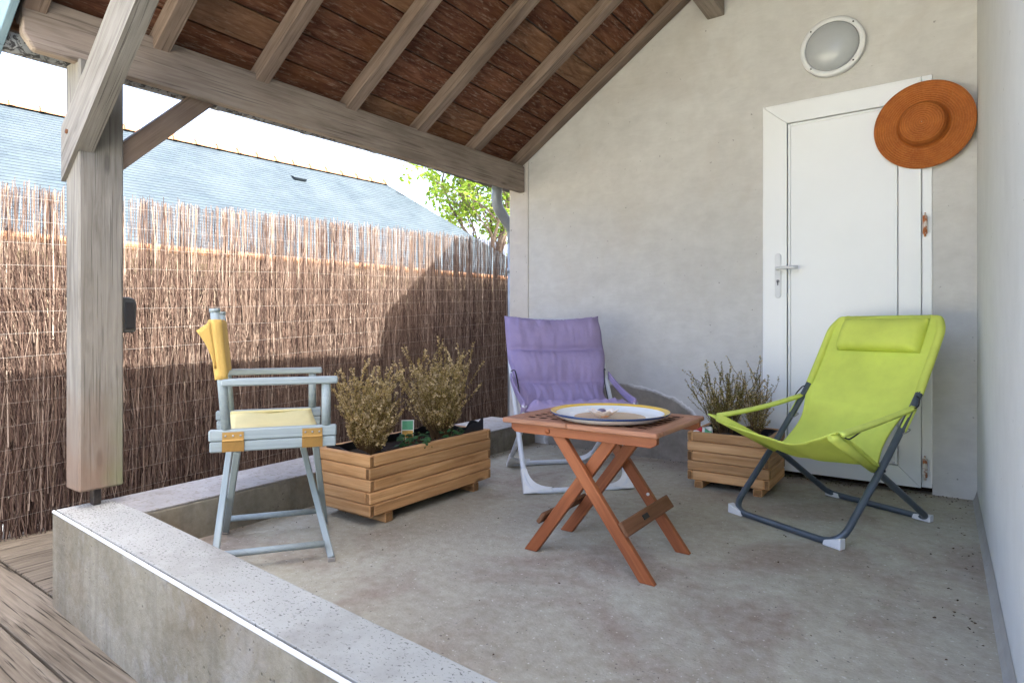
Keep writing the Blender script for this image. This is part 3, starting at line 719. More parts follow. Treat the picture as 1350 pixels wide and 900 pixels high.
lamp = thing('wall_lamp', (-.485, 3.68, 2.34), 'round white bulkhead lamp on the gable wall above the door', 'lamp')
ML = Matrix.Translation((-.485, 3.679, 2.34)) @ Matrix.Rotation(R(90), 4, 'X')
lathe('rim', lamp, [(.150, 0), (.157, .006), (.157, .032), (.152, .038), (.136, .040), (.131, .037), (.130, .02)], ML, ['white_plastic'], 56)
lathe('diffuser', lamp, [(.1295, .03), (.1295, .038), (.118, .052), (.095, .068), (.07, .077), (.04, .083), (.012, .085)], ML, ['glass_diffuser'], 56)
for q in range(4):
    t = R(45+90*q); tube('screw', lamp, [(-.485+.143*math.cos(t), 3.640, 2.34+.143*math.sin(t)), (-.485+.143*math.cos(t), 3.6365, 2.34+.143*math.sin(t))], .0042, 'black_rubber', 8)

hat = thing('straw_hat', (-.078, 3.64, 1.835), 'wide brimmed orange brown straw hat hung over the door corner', 'hat')
def mkhat():
    n = 72; prof = [(.212, .004), (.208, .008), (.19, .004), (.16, -.001), (.13, .002), (.112, .008), (.104, .020), (.101, .042), (.097, .066), (.089, .078), (.070, .083), (.045, .0855), (.02, .086), (.002, .086)]
    V = []; F = []
    for th in (0, -.004):
        for r, z in prof:
            for k in range(n):
                a = 2*math.pi*k/n; wv = .010*math.sin(2*a+.6)*(max(0, r-.11)/.1)**1.5
                V.append((r*math.cos(a)*1.0, r*math.sin(a)*1.0, z+th+wv))
    L = len(prof)
    for i in range(L-1):
        for k in range(n):
            a = i*n+k; b = i*n+(k+1) % n; F.append((a, b, b+n, a+n)); o = L*n; F.append((o+a, o+a+n, o+b+n, o+b))
    for k in range(n): a = k; b = (k+1) % n; F.append((b, a, L*n+a, L*n+b))
    Mh = Matrix.Translation((-.078, 3.625, 1.835)) @ Matrix.Rotation(R(-4), 4, 'Z') @ Matrix.Rotation(R(94), 4, 'X')
    nb = 6*n
    crown = [f for f in F if min(i % (L*n) for i in f) >= 5*n]; brim = [f for f in F if not min(i % (L*n) for i in f) >= 5*n]
    def cut(name, ff):
        used = sorted({i for f in ff for i in f}); mp = {u: i for i, u in enumerate(used)}
        mesh(name, [V[u] for u in used], [tuple(mp[i] for i in f) for f in ff], 'straw', hat, Mh, smooth=True)
    cut('brim', brim); cut('crown', crown)
mkhat()

ks = thing('key_safe', (-2.655, 1.049, .885), 'small dark grey key safe box fixed to the post', 'key safe')
prism('body', ks, [(1.0495, .815), (1.092, .815), (1.101, .823), (1.104, .93), (1.096, .948), (1.08, .954), (1.0495, .954)], 0, -2.692, -2.612, 'dark_plastic', bev=.004)
abox('cover', ks, (-2.6115, 1.062, .83), (-2.606, 1.095, .935), 'black_rubber', .002, axis=2)

# ================================================================== FURNITURE
# ------------------------------------------------------------------ director chair
dc = thing('director_chair', (-2.07, 1.377, 0), 'grey blue painted folding director chair with yellow canvas and brass hinges', 'chair', rz=math.atan2(.809, .588))
def director():
    Mr = W[dc]; T = lambda s, n_, z: Mr @ Vector((s+(n_-.25)*.085, -n_, z))   # s forward, n_ towards the low front wall
    P = 'chair_paint'; hw = .25
    for sg in (1, -1):
        # double seat rail, the lower half carries the legs
        n0 = hw*sg
        bar('seat_rail', dc, T(-.208, n0, .476), T(.20, n0, .476), .03, .037, P, bev=.004)
        bar('leg_rail', dc, T(-.205, n0, .438), T(.198, n0, .438), .028, .035, P, bev=.004)
        for s in (-.134, .1175):
            h = bar('hinge', dc, T(s-.034, n0+sg*.0165, .440), T(s+.034, n0+sg*.0165, .440), .003, .036, 'brass_dark', bev=0)
            bar('knuckle', h, T(s-.034, n0+sg*.018, .459), T(s+.034, n0+sg*.018, .459), .006, .006, 'brass', bev=.002)
            bar('hinge_plate', h, T(s-.033, n0+sg*.0165, .474), T(s+.033, n0+sg*.0165, .474), .003, .026, 'brass', bev=0)
            for q in (-.023, 0, .023): tube('screw', h, [T(s+q, n0+sg*.018, .475), T(s+q, n0+sg*.0205, .475)], .0035, 'steel_screw', 8)
        arm_h = .652
        bar('armrest', dc, T(-.17, n0, arm_h), T(.205, n0, arm_h), .045, .024, P, bev=.005)
        tube('arm_post', dc, [T(.165, n0, .494), T(.165, n0, arm_h-.011)], .0155, P, 14)
        tube('back_post', dc, [T(-.155, n0, .494), T(-.168, n0, .66), T(-.19, n0, .896)], .0155, P, 14)
        tube('post_cap', dc, [T(-.1895, n0, .888), T(-.1905, n0, .899)], .0175, P, 14)
        # crossed legs: top on one rail, foot below the other
        for s, ft in ((-.134, -.184), (.1175, .20)):
            off = .013*sg
            bar('leg', dc, T(s+off, n0, .421), T(ft+off, -sg*.219, .012), .023, .019, P, up=(Mr.to_3x3() @ Vector((0, 1, 0))), bev=.003)
            bar('foot_cap', dc, T(ft+off, -sg*.2185, .014), T(ft+off, -sg*.219, .0005), .025, .021, 'cap_steel', up=(Mr.to_3x3() @ Vector((0, 1, 0))), bev=.001)
        tube('foot_rail', dc, [T(-.172-.013*sg, n0*.83, .062), T(.178-.013*sg, n0*.83, .062)], .012, P, 12)
    # seat canvas, a shallow sling between the rails
    def seat(u, v):
        n_ = (u-.5)*2*.238; return T(-.155+.315*v, n_, .484-.030*(1-(2*u-1)**2)+.003*math.sin(v*9))
    sheet('seat_canvas', dc, seat, 18, 12, .005, 'cream_canvas')
    for sg in (1, -1): bar('canvas_hem', dc, T(-.155, sg*.232, .487), T(.16, sg*.232, .487), .012, .012, 'cream_canvas', bev=.005)
    # back canvas: band round both posts
    def back(side):
        def fn(u, v):
            z = .658+.200*v; n_ = (u-.5)*2*(hw+.019); s = -.168-.022*(z-.66)/.236 - .016*(1-(2*u-1)**2)*(.6+.5*v)
            e = min(1, (1-abs(2*u-1))/.07); s += side*.0185*math.sqrt(1-(1-e)**2)
            return T(s, n_, z+.008*math.sin(u*7))
        return fn
    b = sheet('back_canvas', dc, back(-1), 40, 12, .003, 'yellow_canvas'); sheet('back_canvas', dc, back(1), 40, 12, .003, 'yellow_canvas')
    # loose turned-out hem at the near post
    def hem(u, v): z = .70+.155*v; return T(-.185-.02*v-u*(.006+.034*v**2.2), hw+.012+.006*u, z-.03*u*v)
    sheet('hem_flap', dc, hem, 6, 10, .003, 'yellow_canvas')
director()

# ------------------------------------------------------------------ planters
def planter(lo, hi, label, layers=5, axis=1, par=1):
    cx, cy = (lo[0]+hi[0])/2, (lo[1]+hi[1])/2
    t = thing('planter_box', (cx, cy, 0), label, 'planter', group='pine planter boxes'); h = (hi[2]-lo[2])/layers; th = .026
    for k in range(layers):
        z0 = lo[2]+k*h+.0012; z1 = lo[2]+(k+1)*h-.0012; j = lambda: rnd.uniform(-.0012, .0012)
        full_y = (k % 2 == par)
        for s in (0, 1):
            xa, xb = (lo[0], lo[0]+th) if s == 0 else (hi[0]-th, hi[0]); q = j()
            ya, yb = (lo[1], hi[1]) if full_y else (lo[1]+th+.0006, hi[1]-th-.0006)
            abox('slat', t, (xa+q, ya, z0), (xb+q, yb, z1), 'planter_pine', .0045, axis=1)
            ya, yb = (lo[1], lo[1]+th) if s == 0 else (hi[1]-th, hi[1]); q = j()
            xa, xb = (lo[0], hi[0]) if not full_y else (lo[0]+th+.0006, hi[0]-th-.0006)
            abox('slat', t, (xa, ya+q, z0), (xb, yb+q, z1), 'planter_pine', .0045, axis=0)
    for fx in (.14, .86):
        if axis == 1:
            yy = lo[1]+(hi[1]-lo[1])*fx; abox('foot', t, (lo[0]+.02, yy-.022, .0005), (hi[0]-.006, yy+.022, lo[2]-.001), 'planter_pine', .003)
        else:
            xx = lo[0]+(hi[0]-lo[0])*fx; abox('foot', t, (xx-.022, lo[1]+.006, .0005), (xx+.022, hi[1]-.02, lo[2]-.001), 'planter_pine', .0045, axis=1)
    # black liner with a ruffled edge, then soil
    x0, x1, y0, y1 = lo[0]+th+.002, hi[0]-th-.002, lo[1]+th+.002, hi[1]-th-.002
    ring = [(x0+(x1-x0)*i/10, y0) for i in range(10)]+[(x1, y0+(y1-y0)*i/20) for i in range(20)]+[(x1-(x1-x0)*i/10, y1) for i in range(10)]+[(x0, y1-(y1-y0)*i/20) for i in range(20)]
    V = []; n = len(ring)
    for i, (x, y) in enumerate(ring):
        f = abs(noise.noise(Vector((x*9, y*9, cx)))); top = hi[2]-.006+.030*f
        if axis == 1 and x > x1-.001 and y > y1-.16: top += .035*min(1, (y-(y1-.16))/.06)
        if axis == 1 and y > y1-.001 and x > x1-.1: top += .035
        V += [(x, y, lo[2]+.01), (x, y, top)]
    for i, (x, y) in enumerate(ring):
        dx, dy = cx-x, cy-y; l = math.hypot(dx, dy); V += [(x+dx/l*.004, y+dy/l*.004, lo[2]+.01), (x+dx/l*.004, y+dy/l*.004, V[2*i+1][2])]
    F = []
    for i in range(n):
        a = 2*i; b = 2*((i+1) % n); F += [(a, b, b+1, a+1), (2*n+a, 2*n+a+1, 2*n+b+1, 2*n+b), (a+1, b+1, 2*n+b+1, 2*n+a+1)]
    mesh('liner', V, F, 'black_liner', t)
    V = []; F = []; nx, ny = 14, 20
    for jx in range(ny+1):
        for i in range(nx+1):
            x = x0+.005+(x1-x0-.01)*i/nx; y = y0+.005+(y1-y0-.01)*jx/ny; V.append((x, y, hi[2]-.040+.016*noise.noise(Vector((x*16, y*16, 0)))+.008*noise.noise(Vector((x*50, y*50, 2)))))
    for jx in range(ny):
        for i in range(nx): a = jx*(nx+1)+i; F.append((a, a+1, a+nx+2, a+nx+1))
    tag(mesh('soil', V, F, 'soil', t, smooth=True), kind='stuff')
    return t
planter((-2.28, 1.708, .045), (-1.936, 2.535, .302), 'long pine slatted planter box beside the director chair')
planter((-1.093, 3.126, .04), (-.686, 3.48, .292), 'short pine slatted planter box in front of the door jamb', axis=0, par=0)

# ------------------------------------------------------------------ plants
def heather(name, base, hgt, rad, label, seed, stems=60, dens=1.0, tall=8, leaf=('heather_leaf', 'heather_leaf_dry'), flow=1.0, group='heather plants in the planters', lean=(0, 0)):
    r = random.Random(seed); t = thing(name, base, label, 'plant', group=group)
    SV, SF = [], []; L = [([], []), ([], [])]; FV, FF = [], []
    base = Vector(base)
    def bit(bk, q, d, s, wd):
        V, F = bk; o = len(V); e = d.cross(Vector((r.gauss(0, 1), r.gauss(0, 1), r.gauss(0, 1))))
        if e.length < 1e-6: return
        e.normalize(); n = d.cross(e)*s*.2
        V += [q, q+d*s*.5+e*s*wd+n, q+d*s, q+d*s*.5-e*s*wd+n]; F.append((o, o+1, o+2)); F.append((o, o+2, o+3))
    def shoot(p, d, ln, rr, lvl, leafy=True):
        pts = [p.copy()]; n = 5
        for i in range(n):
            d = (d+Vector((r.gauss(0, .10), r.gauss(0, .10), .10))).normalized(); p = p+d*ln/n; pts.append(p.copy())
        v, f = tube_geo(pts, [rr*(1-.6*i/n) for i in range(n+1)], 3, cap=False); o = len(SV); SV.extend(v); SF.extend([tuple(i+o for i in q) for q in f])
        st = .30 if lvl else .08
        m = int(ln*330*dens)
        for i in range(m):
            tt = st+(1-st)*r.random()**.8; k = min(n-1, int(tt*n)); q = pts[k].lerp(pts[k+1], tt*n-k)
            dd = (d*.7+Vector((r.gauss(0, .7), r.gauss(0, .7), r.gauss(.1, .6)))).normalized()
            bit(L[r.random() < .5], q+dd*.002, dd, r.uniform(.005, .010), .22)
        if lvl == 0 or r.random() < .4:
            for i in range(int(r.randint(5, 12)*flow)):
                tt = 1-.25*r.random(); k = min(n-1, int(tt*n)); q = pts[k].lerp(pts[k+1], tt*n-k)
                dd = Vector((r.gauss(0, 1), r.gauss(0, 1), r.gauss(.4, .7))).normalized(); bit((FV, FF), q, dd, r.uniform(.008, .014), .42)
        if lvl:
            for c in range(r.randint(4, 7)):
                k = r.randint(1, n-1); nd = (d+Vector((r.gauss(0, .5), r.gauss(0, .5), r.gauss(.1, .3)))).normalized(); shoot(pts[k], nd, ln*r.uniform(.28, .5), rr*.6, lvl-1)
    for i in range(stems):
        a = r.random()*6.283; sp = math.sqrt(r.random()); d = Vector((math.cos(a)*sp*rad/hgt*1.0+lean[0], math.sin(a)*sp*rad/hgt*1.0+lean[1], 1)).normalized()
        p = base+Vector((math.cos(a)*sp*rad*.30, math.sin(a)*sp*rad*.30, 0)); shoot(p, d, hgt*r.uniform(.38, .74), .0022, 1)
    for i in range(tall):
        a = r.random()*6.283; sp = r.uniform(.2, 1.0); d = Vector((math.cos(a)*sp*rad/hgt*1.2+lean[0], math.sin(a)*sp*rad/hgt*1.2+lean[1], 1)).normalized(); p = base+Vector((math.cos(a)*rad*.2, math.sin(a)*rad*.2, 0)); shoot(p, d, hgt*r.uniform(.85, 1.06), .0024, 1)
    mesh('stems', SV, SF, 'heather_stem', t)
    for i in (0, 1): tag(mesh('foliage', *L[i], leaf[i], t), kind='stuff')
    tag(mesh('flowers', FV, FF, 'heather_flower', t), kind='stuff')
heather('heather_plant', (-2.11, 1.86, .26), .35, .15, 'dry golden heather nearest the director chair in the long planter', 3, stems=62, tall=24, flow=.9)
heather('heather_plant', (-2.11, 2.335, .26), .41, .175, 'bushy golden heather at the far end of the long planter', 4, stems=62, tall=24, flow=.9)
heather('heather_plant', (-.965, 3.33, .25), .36, .15, 'olive green heather in the short planter left of the door jamb', 5, stems=36, dens=.9, tall=13, leaf=('heather_leaf_green', 'heather_leaf'), flow=.25)
heather('heather_plant', (-.80, 3.34, .25), .36, .075, 'thin heather tuft in front of the door jamb beside the lime armrest', 6, stems=18, dens=.8, tall=4, leaf=('heather_leaf_green', 'heather_leaf_dry'), flow=.25)
def ivy(base, label, seed, n=60, rad=.07):
    r = random.Random(seed); t = thing('leafy_plant', base, label, 'plant', group='small green plants in the long planter'); V, F, SV, SF = [], [], [], []
    for i in range(n):
        a = r.random()*6.283; rr = rad*math.sqrt(r.random()); q = Vector(base)+Vector((math.cos(a)*rr, math.sin(a)*rr, .02+r.random()*.05))
        v, f = tube_geo([Vector(base)+Vector((math.cos(a)*rr*.3, math.sin(a)*rr*.3, -.01)), q], .0012, 3, cap=False); o = len(SV); SV.extend(v); SF.extend([tuple(k+o for k in x) for x in f])
        d = Vector((math.cos(a), math.sin(a), r.gauss(.0, .35))).normalized(); e = d.cross(Vector((r.gauss(0, .25), r.gauss(0, .25), 1))).normalized(); nn = e.cross(d); s = r.uniform(.016, .028); o = len(V)
        V += [q, q+d*s*.3+e*s*.55-nn*.003, q+d*s*.9+e*s*.42-nn*.006, q+d*s*1.35-nn*.008, q+d*s*.9-e*s*.42-nn*.006, q+d*s*.3-e*s*.55-nn*.003, q+d*s*.7+nn*.002]
        F += [(o, o+1, o+6), (o+1, o+2, o+6), (o+2, o+3, o+6), (o+3, o+4, o+6), (o+4, o+5, o+6), (o+5, o, o+6)]
    mesh('stems', SV, SF, 'heather_stem', t); tag(mesh('leaves', V, F, 'ivy_leaf', t), kind='stuff')
ivy((-2.03, 2.06, .262), 'dark green leafy plant between the two golden heathers', 11)
ivy((-2.02, 2.32, .262), 'dark green leafy plant at the foot of the far golden heather', 12, 34, .055)
def plant_tag():
    t = thing('plant_label', (-2.12, 2.10, .26), 'green and white plastic plant label stuck in the long planter', 'plant label')
    Mt = Matrix.Translation((-2.12, 2.11, .33)) @ Matrix.Rotation(R(40), 4, 'Z') @ Matrix.Rotation(R(-8), 4, 'X')
    abox('card', t, (-.03, -.0006, -.045), (.03, .0006, .055), 'tag_white', 0, local=Mt, axis=2); abox('print', t, (-.026, -.0016, .008), (.026, -.0007, .051), 'tag_green', 0, local=Mt, axis=2)
    abox('print', t, (-.026, -.0016, -.03), (.026, -.0007, .004), 'tag_orange', 0, local=Mt, axis=2)
    t = thing('seed_packet', (-1.02, 3.19, .285), 'small crumpled red green and white seed packet in the short planter', 'packet')
    Mt = Matrix.Translation((-1.03, 3.19, .295)) @ Matrix.Rotation(R(20), 4, 'Z') @ Matrix.Rotation(R(25), 4, 'X') @ Matrix.Rotation(R(12), 4, 'Y')
    def fn(u, v): return Mt @ Vector(((u-.5)*.10, (v-.5)*.07, .008*math.sin(u*9)*math.cos(v*6)))
    sheet('sleeve', t, fn, 8, 6, .003, 'tag_white')
    def f2(u, v): return fn(.05+.4*u, .1+.8*v)+Vector((0, -.001, .0035))
    def f3(u, v): return fn(.58+.38*u, .1+.5*v)+Vector((0, -.001, .0035))
    sheet('print', t, f2, 6, 5, .001, 'tag_red'); sheet('print', t, f3, 6, 5, .001, 'tag_green')
plant_tag()

# ------------------------------------------------------------------ table
tb = thing('folding_table', (-1.04, 2.065, 0), 'small orange wood folding table with lattice top and crossed legs', 'table')
def table():
    x0, x1, y0, y1, z = -1.345, -.737, 1.83, 2.30, .5; th = .018; fwd = .058
    T2 = 'table_top_wood'
    abox('top_rail', tb, (x0, y0, z-th), (-1.07, y0+fwd, z), T2, .004); abox('top_rail', tb, (-1.0692, y0, z-th), (x1, y0+fwd, z), T2, .004)
    abox('top_rail', tb, (x0, y1-fwd, z-th), (x1, y1, z), T2, .004)
    abox('top_rail', tb, (x0, y0+fwd+.0006, z-th), (x0+fwd, y1-fwd-.0006, z-.0005), T2, .003, axis=1); abox('top_rail', tb, (x1-fwd, y0+fwd+.0006, z-th), (x1, y1-fwd-.0006, z-.0005), T2, .003, axis=1)
    # lattice: slats along x on top of slats along y
    nx = 10; ny = 8; gx0, gx1 = x0+fwd, x1-fwd; gy0, gy1 = y0+fwd, y1-fwd; hx = .028; hy = .023
    px = (gx1-gx0+0)/nx; py = (gy1-gy0)/ny
    for j in range(ny+1):
        a = gy0+j*py-(py-hy)/2; b = a+(py-hy)
        a = max(a, gy0+.0004); b = min(b, gy1-.0004)
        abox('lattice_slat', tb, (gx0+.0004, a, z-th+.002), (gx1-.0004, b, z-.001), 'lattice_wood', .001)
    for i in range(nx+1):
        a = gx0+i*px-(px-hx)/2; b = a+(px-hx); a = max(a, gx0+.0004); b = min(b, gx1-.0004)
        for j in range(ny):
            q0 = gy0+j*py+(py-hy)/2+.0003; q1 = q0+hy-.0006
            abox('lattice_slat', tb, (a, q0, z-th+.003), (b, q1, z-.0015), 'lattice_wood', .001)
    # aprons under the top
    for yy in (y0+.018, y1-.04):
        o = prism('apron', tb, [(x0+.03, z-th-.0008), (x1-.008, z-th-.0008), (x1-.008, z-th-.022), (x1-.028, z-th-.034), (x0+.05, z-th-.034), (x0+.03, z-th-.022)], 1, yy, yy+.022, 'table_wood', bev=.002)
    tube('bolt', tb, [(-1.155, y0+.0175, z-.036), (-1.155, y0+.0145, z-.036)], .0095, 'table_wood', 16)
    # crossed legs
    zt = z-th-.002
    def leg(xa, xb, yc):
        oriented('leg', tb, [([(xa-.027, .0005), (xa+.027, .0005), (xb+.027, zt-.012), (xb-.027, zt-.012)], yc-.0115, yc+.0115)], (xb-xa, 0, zt), 'table_wood', .0025)
    leg(-.784, -1.135, 1.872); leg(-.784, -1.135, 2.203)
    leg(-1.262, -.915, 1.905); leg(-1.262, -.915, 2.17)
    # stretchers
    def lx(xa, xb, zz): return xa+(xb-xa)*zz/zt
    zz = .142; xs = lx(-.784, -1.135, zz)+.030
    d = Vector((-1.135+.784, 0, zt)).normalized(); nn = Vector((zt, 0, 1.135-.784)).normalized()
    c = Vector((lx(-.784, -1.135, .145), 0, .145))+nn*.036
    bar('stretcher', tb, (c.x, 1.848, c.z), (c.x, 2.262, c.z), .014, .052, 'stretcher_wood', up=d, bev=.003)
    d2 = Vector((.347, 0, zt)).normalized(); n2 = Vector((-zt, 0, .347)).normalized(); c = Vector((lx(-1.262, -.915, .115), 0, .115))+n2*.034
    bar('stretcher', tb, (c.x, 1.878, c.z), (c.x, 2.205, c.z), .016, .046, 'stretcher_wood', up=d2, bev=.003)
    c = Vector((lx(-.784, -1.135, .145), 0, .145))+nn*.044
    place(bpy.data.objects.new('plug', box_mesh((.045, .004, .018), .001, 'black_rubber')), tb, Matrix.Translation((c.x, 2.02, c.z)) @ frame((0, 1, 0), d))
    tube('bolt', tb, [(lx(-.784, -1.135, .21)+.02, 2.191, .20), (lx(-.784, -1.135, .21)+.02, 2.186, .20)], .006, 'white_plastic', 10)
table()

pl = thing('platter', (-1.0, 2.03, .5), 'large round white enamel platter with blue and yellow rim on the table', 'platter')
prof = [(.150, .0), (.172, .002), (.190, .009), (.206, .0175), (.213, .0215), (.2165, .025), (.218, .0285), (.2165, .0305), (.212, .0300), (.2035, .0272), (.196, .0235), (.178, .013), (.160, .0085), (.13, .0075), (.06, .007), (.02, .007)]
lathe('dish', pl, prof, Matrix.Translation((-1.0, 2.03, .5005)), ['enamel_white', 'enamel_blue', 'enamel_yellow', 'tan_glaze'], 96, [0, 0, 0, 0, 1, 1, 1, 2, 2, 2, 0, 0, 0, 3, 3])
def shell():
    c = Vector((-1.005, 1.985, .510)); t = thing('seashell', c, 'small pearly seashell lying in the platter', 'shell')
    Ms = Matrix.Translation(c) @ Matrix.Rotation(R(30), 4, 'Z')
    def fn(u, v):
        a = 2*math.pi*u; r = .006+.040*v; k = 1+.13*math.sin(a*9)*v
        return Ms @ Vector((r*k*math.cos(a)*1.15, r*k*math.sin(a)*.8, .002+.024*v**1.5+.004*math.sin(a*9)*v))
    sheet('valve', t, fn, 54, 8, .0018, 'shell_pearl')
    V, F = [], []
    def ell(name, q, s, mat):
        lat, lon = 8, 14; V = []; F = []
        for i in range(lat+1):
            th = math.pi*i/lat
            for k in range(lon):
                ph = 2*math.pi*k/lon; V.append((s[0]*math.sin(th)*math.cos(ph), s[1]*math.sin(th)*math.sin(ph), s[2]*math.cos(th)))
        for i in range(lat):
            for k in range(lon): F.append((i*lon+k, (i+1)*lon+k, (i+1)*lon+(k+1) % lon, i*lon+(k+1) % lon))
        mesh(name, V, F, mat, t, Ms @ Matrix.Translation(q), smooth=True)
    ell('whorl', (.006, -.006, .010), (.019, .014, .011), 'shell_orange'); ell('mouth', (-.004, .004, .024), (.016, .010, .008), 'shell_dark')
shell()

# ------------------------------------------------------------------ folding sling chairs
def sling_chair(name, loc, rz, label, tubem, hw, A, B, tip, footm, gusset=False):
    """local frame: x to the right, y to the back, z up; A/B side profiles as (y, z)"""
    t = thing(name, loc, label, 'chair', rz); M = W[t]
    T = lambda x, y, z: M @ Vector((x, y, z)); r = .0138
    right = [(hw, a[0], a[1]) for a in A[1:-1]]
    top = A[-1]
    loop = [(-hw, A[0][0], A[0][1]), (hw, A[0][0], A[0][1])]+right+[(hw-.03, top[0], top[1])]
    loop = loop+[(-x, y, z) for x, y, z in reversed(loop[2:])]
    rad = [.085, .085]+[.06]*len(right)+[.05]+[.05]+[.06]*len(right)
    tube('back_frame', t, [T(*p) for p in fillet(loop, rad, 6, True)], r, tubem, 12, True)
    hb = hw-.026
    pts = [(-tip[2], tip[0], tip[1])]+[(-hb, b[0], b[1]) for b in B]+[(hb, b[0], b[1]) for b in reversed(B)]+[(tip[2], tip[0], tip[1])]
    tube('seat_frame', t, [T(*p) for p in fillet(pts, [0]+[.05]*(2*len(B))+[0], 6)], r, tubem, 12)
    for s in (-1, 1):
        if gusset:      # big rounded plastic corners
            for (yy, h2, dirn, nx) in ((A[0][0], hw, A[1], 1), (B[-1][0], hb, B[-2], 1)):
                base = Vector((s*h2, yy, .012)); upv = (Vector((s*h2, dirn[0], dirn[1]))-base).normalized()
                poly = [Vector((0, 0, 0))]; cx = .105; n = 7
                P0 = [base+Vector((s*.014, 0, -.0115)), base+Vector((s*.014, 0, 0))+upv*.12, base+Vector((-s*.014, 0, 0))+upv*.12]
                for k in range(n+1):
                    a = k/n; p1 = base+Vector((-s*.014, 0, 0))+upv*.12; pm = base+Vector((-s*.022, 0, .0))+upv*.022; p2 = base+Vector((-s*.13, 0, .0145))
                    P0.append(p1*(1-a)**2+pm*2*a*(1-a)+p2*a*a)
                P0.append(base+Vector((-s*.13, 0, -.0115)))
                nr = upv.cross(Vector((1, 0, 0))).normalized(); m = len(P0); V = [p+nr*.0145 for p in P0]+[p-nr*.0145 for p in P0]
                for v in V: v.z = max(v.z, .0004)
                F = [tuple(range(m)), tuple(range(m, 2*m))[::-1]]+[(i, (i+1) % m, (i+1) % m+m, i+m) for i in range(m)]
                o = mesh('foot', [M @ v for v in V], F, footm, t); bm = bmesh.new(); bm.from_mesh(o.data); bmesh.ops.recalc_face_normals(bm, faces=bm.faces); bm.to_mesh(o.data); bm.free()
        else:
            for (yy, h2, dv) in ((A[0][0], hw, -1), (B[-1][0], hb, 1)):
                P = [(s*(h2+.006), yy+dv*.004), (s*(h2-.075), yy+dv*.004)]
                poly = [(s*(h2+.016), yy-.017), (s*(h2+.016), yy+.017), (s*(h2-.06), yy+.017), (s*(h2-.06), yy-.017)]
                V = [Vector((s*(h2+.014), yy-.016, .0005)), Vector((s*(h2-.062), yy-.016, .0005)), Vector((s*(h2-.062), yy+.016, .0005)), Vector((s*(h2+.014), yy+.016, .0005)),
                     Vector((s*(h2+.013), yy-.015, .042)), Vector((s*(h2-.056), yy-.0155, .021)), Vector((s*(h2-.056), yy+.0155, .021)), Vector((s*(h2+.013), yy+.019, .042))]
                if dv == 1: V[4].z = V[7].z = .03
                o = mesh('foot', [M @ v for v in V], [(0, 1, 2, 3), (4, 5, 6, 7), (0, 1, 5, 4), (1, 2, 6, 5), (2, 3, 7, 6), (3, 0, 4, 7)], footm, t)
                bm = bmesh.new(); bm.from_mesh(o.data); bmesh.ops.recalc_face_normals(bm, faces=bm.faces); bmesh.ops.bevel(bm, geom=list(bm.edges), offset=.004, segments=2, affect='EDGES', profile=.5); bm.to_mesh(o.data); bm.free()
        tube('pivot', t, [T(s*(hw+.016), B[0][0], B[0][1]), T(s*(hb-.016), B[0][0], B[0][1])], .006, 'black_rubber', 8)
        # adjustment holes and clip on the back tube
    return t, T

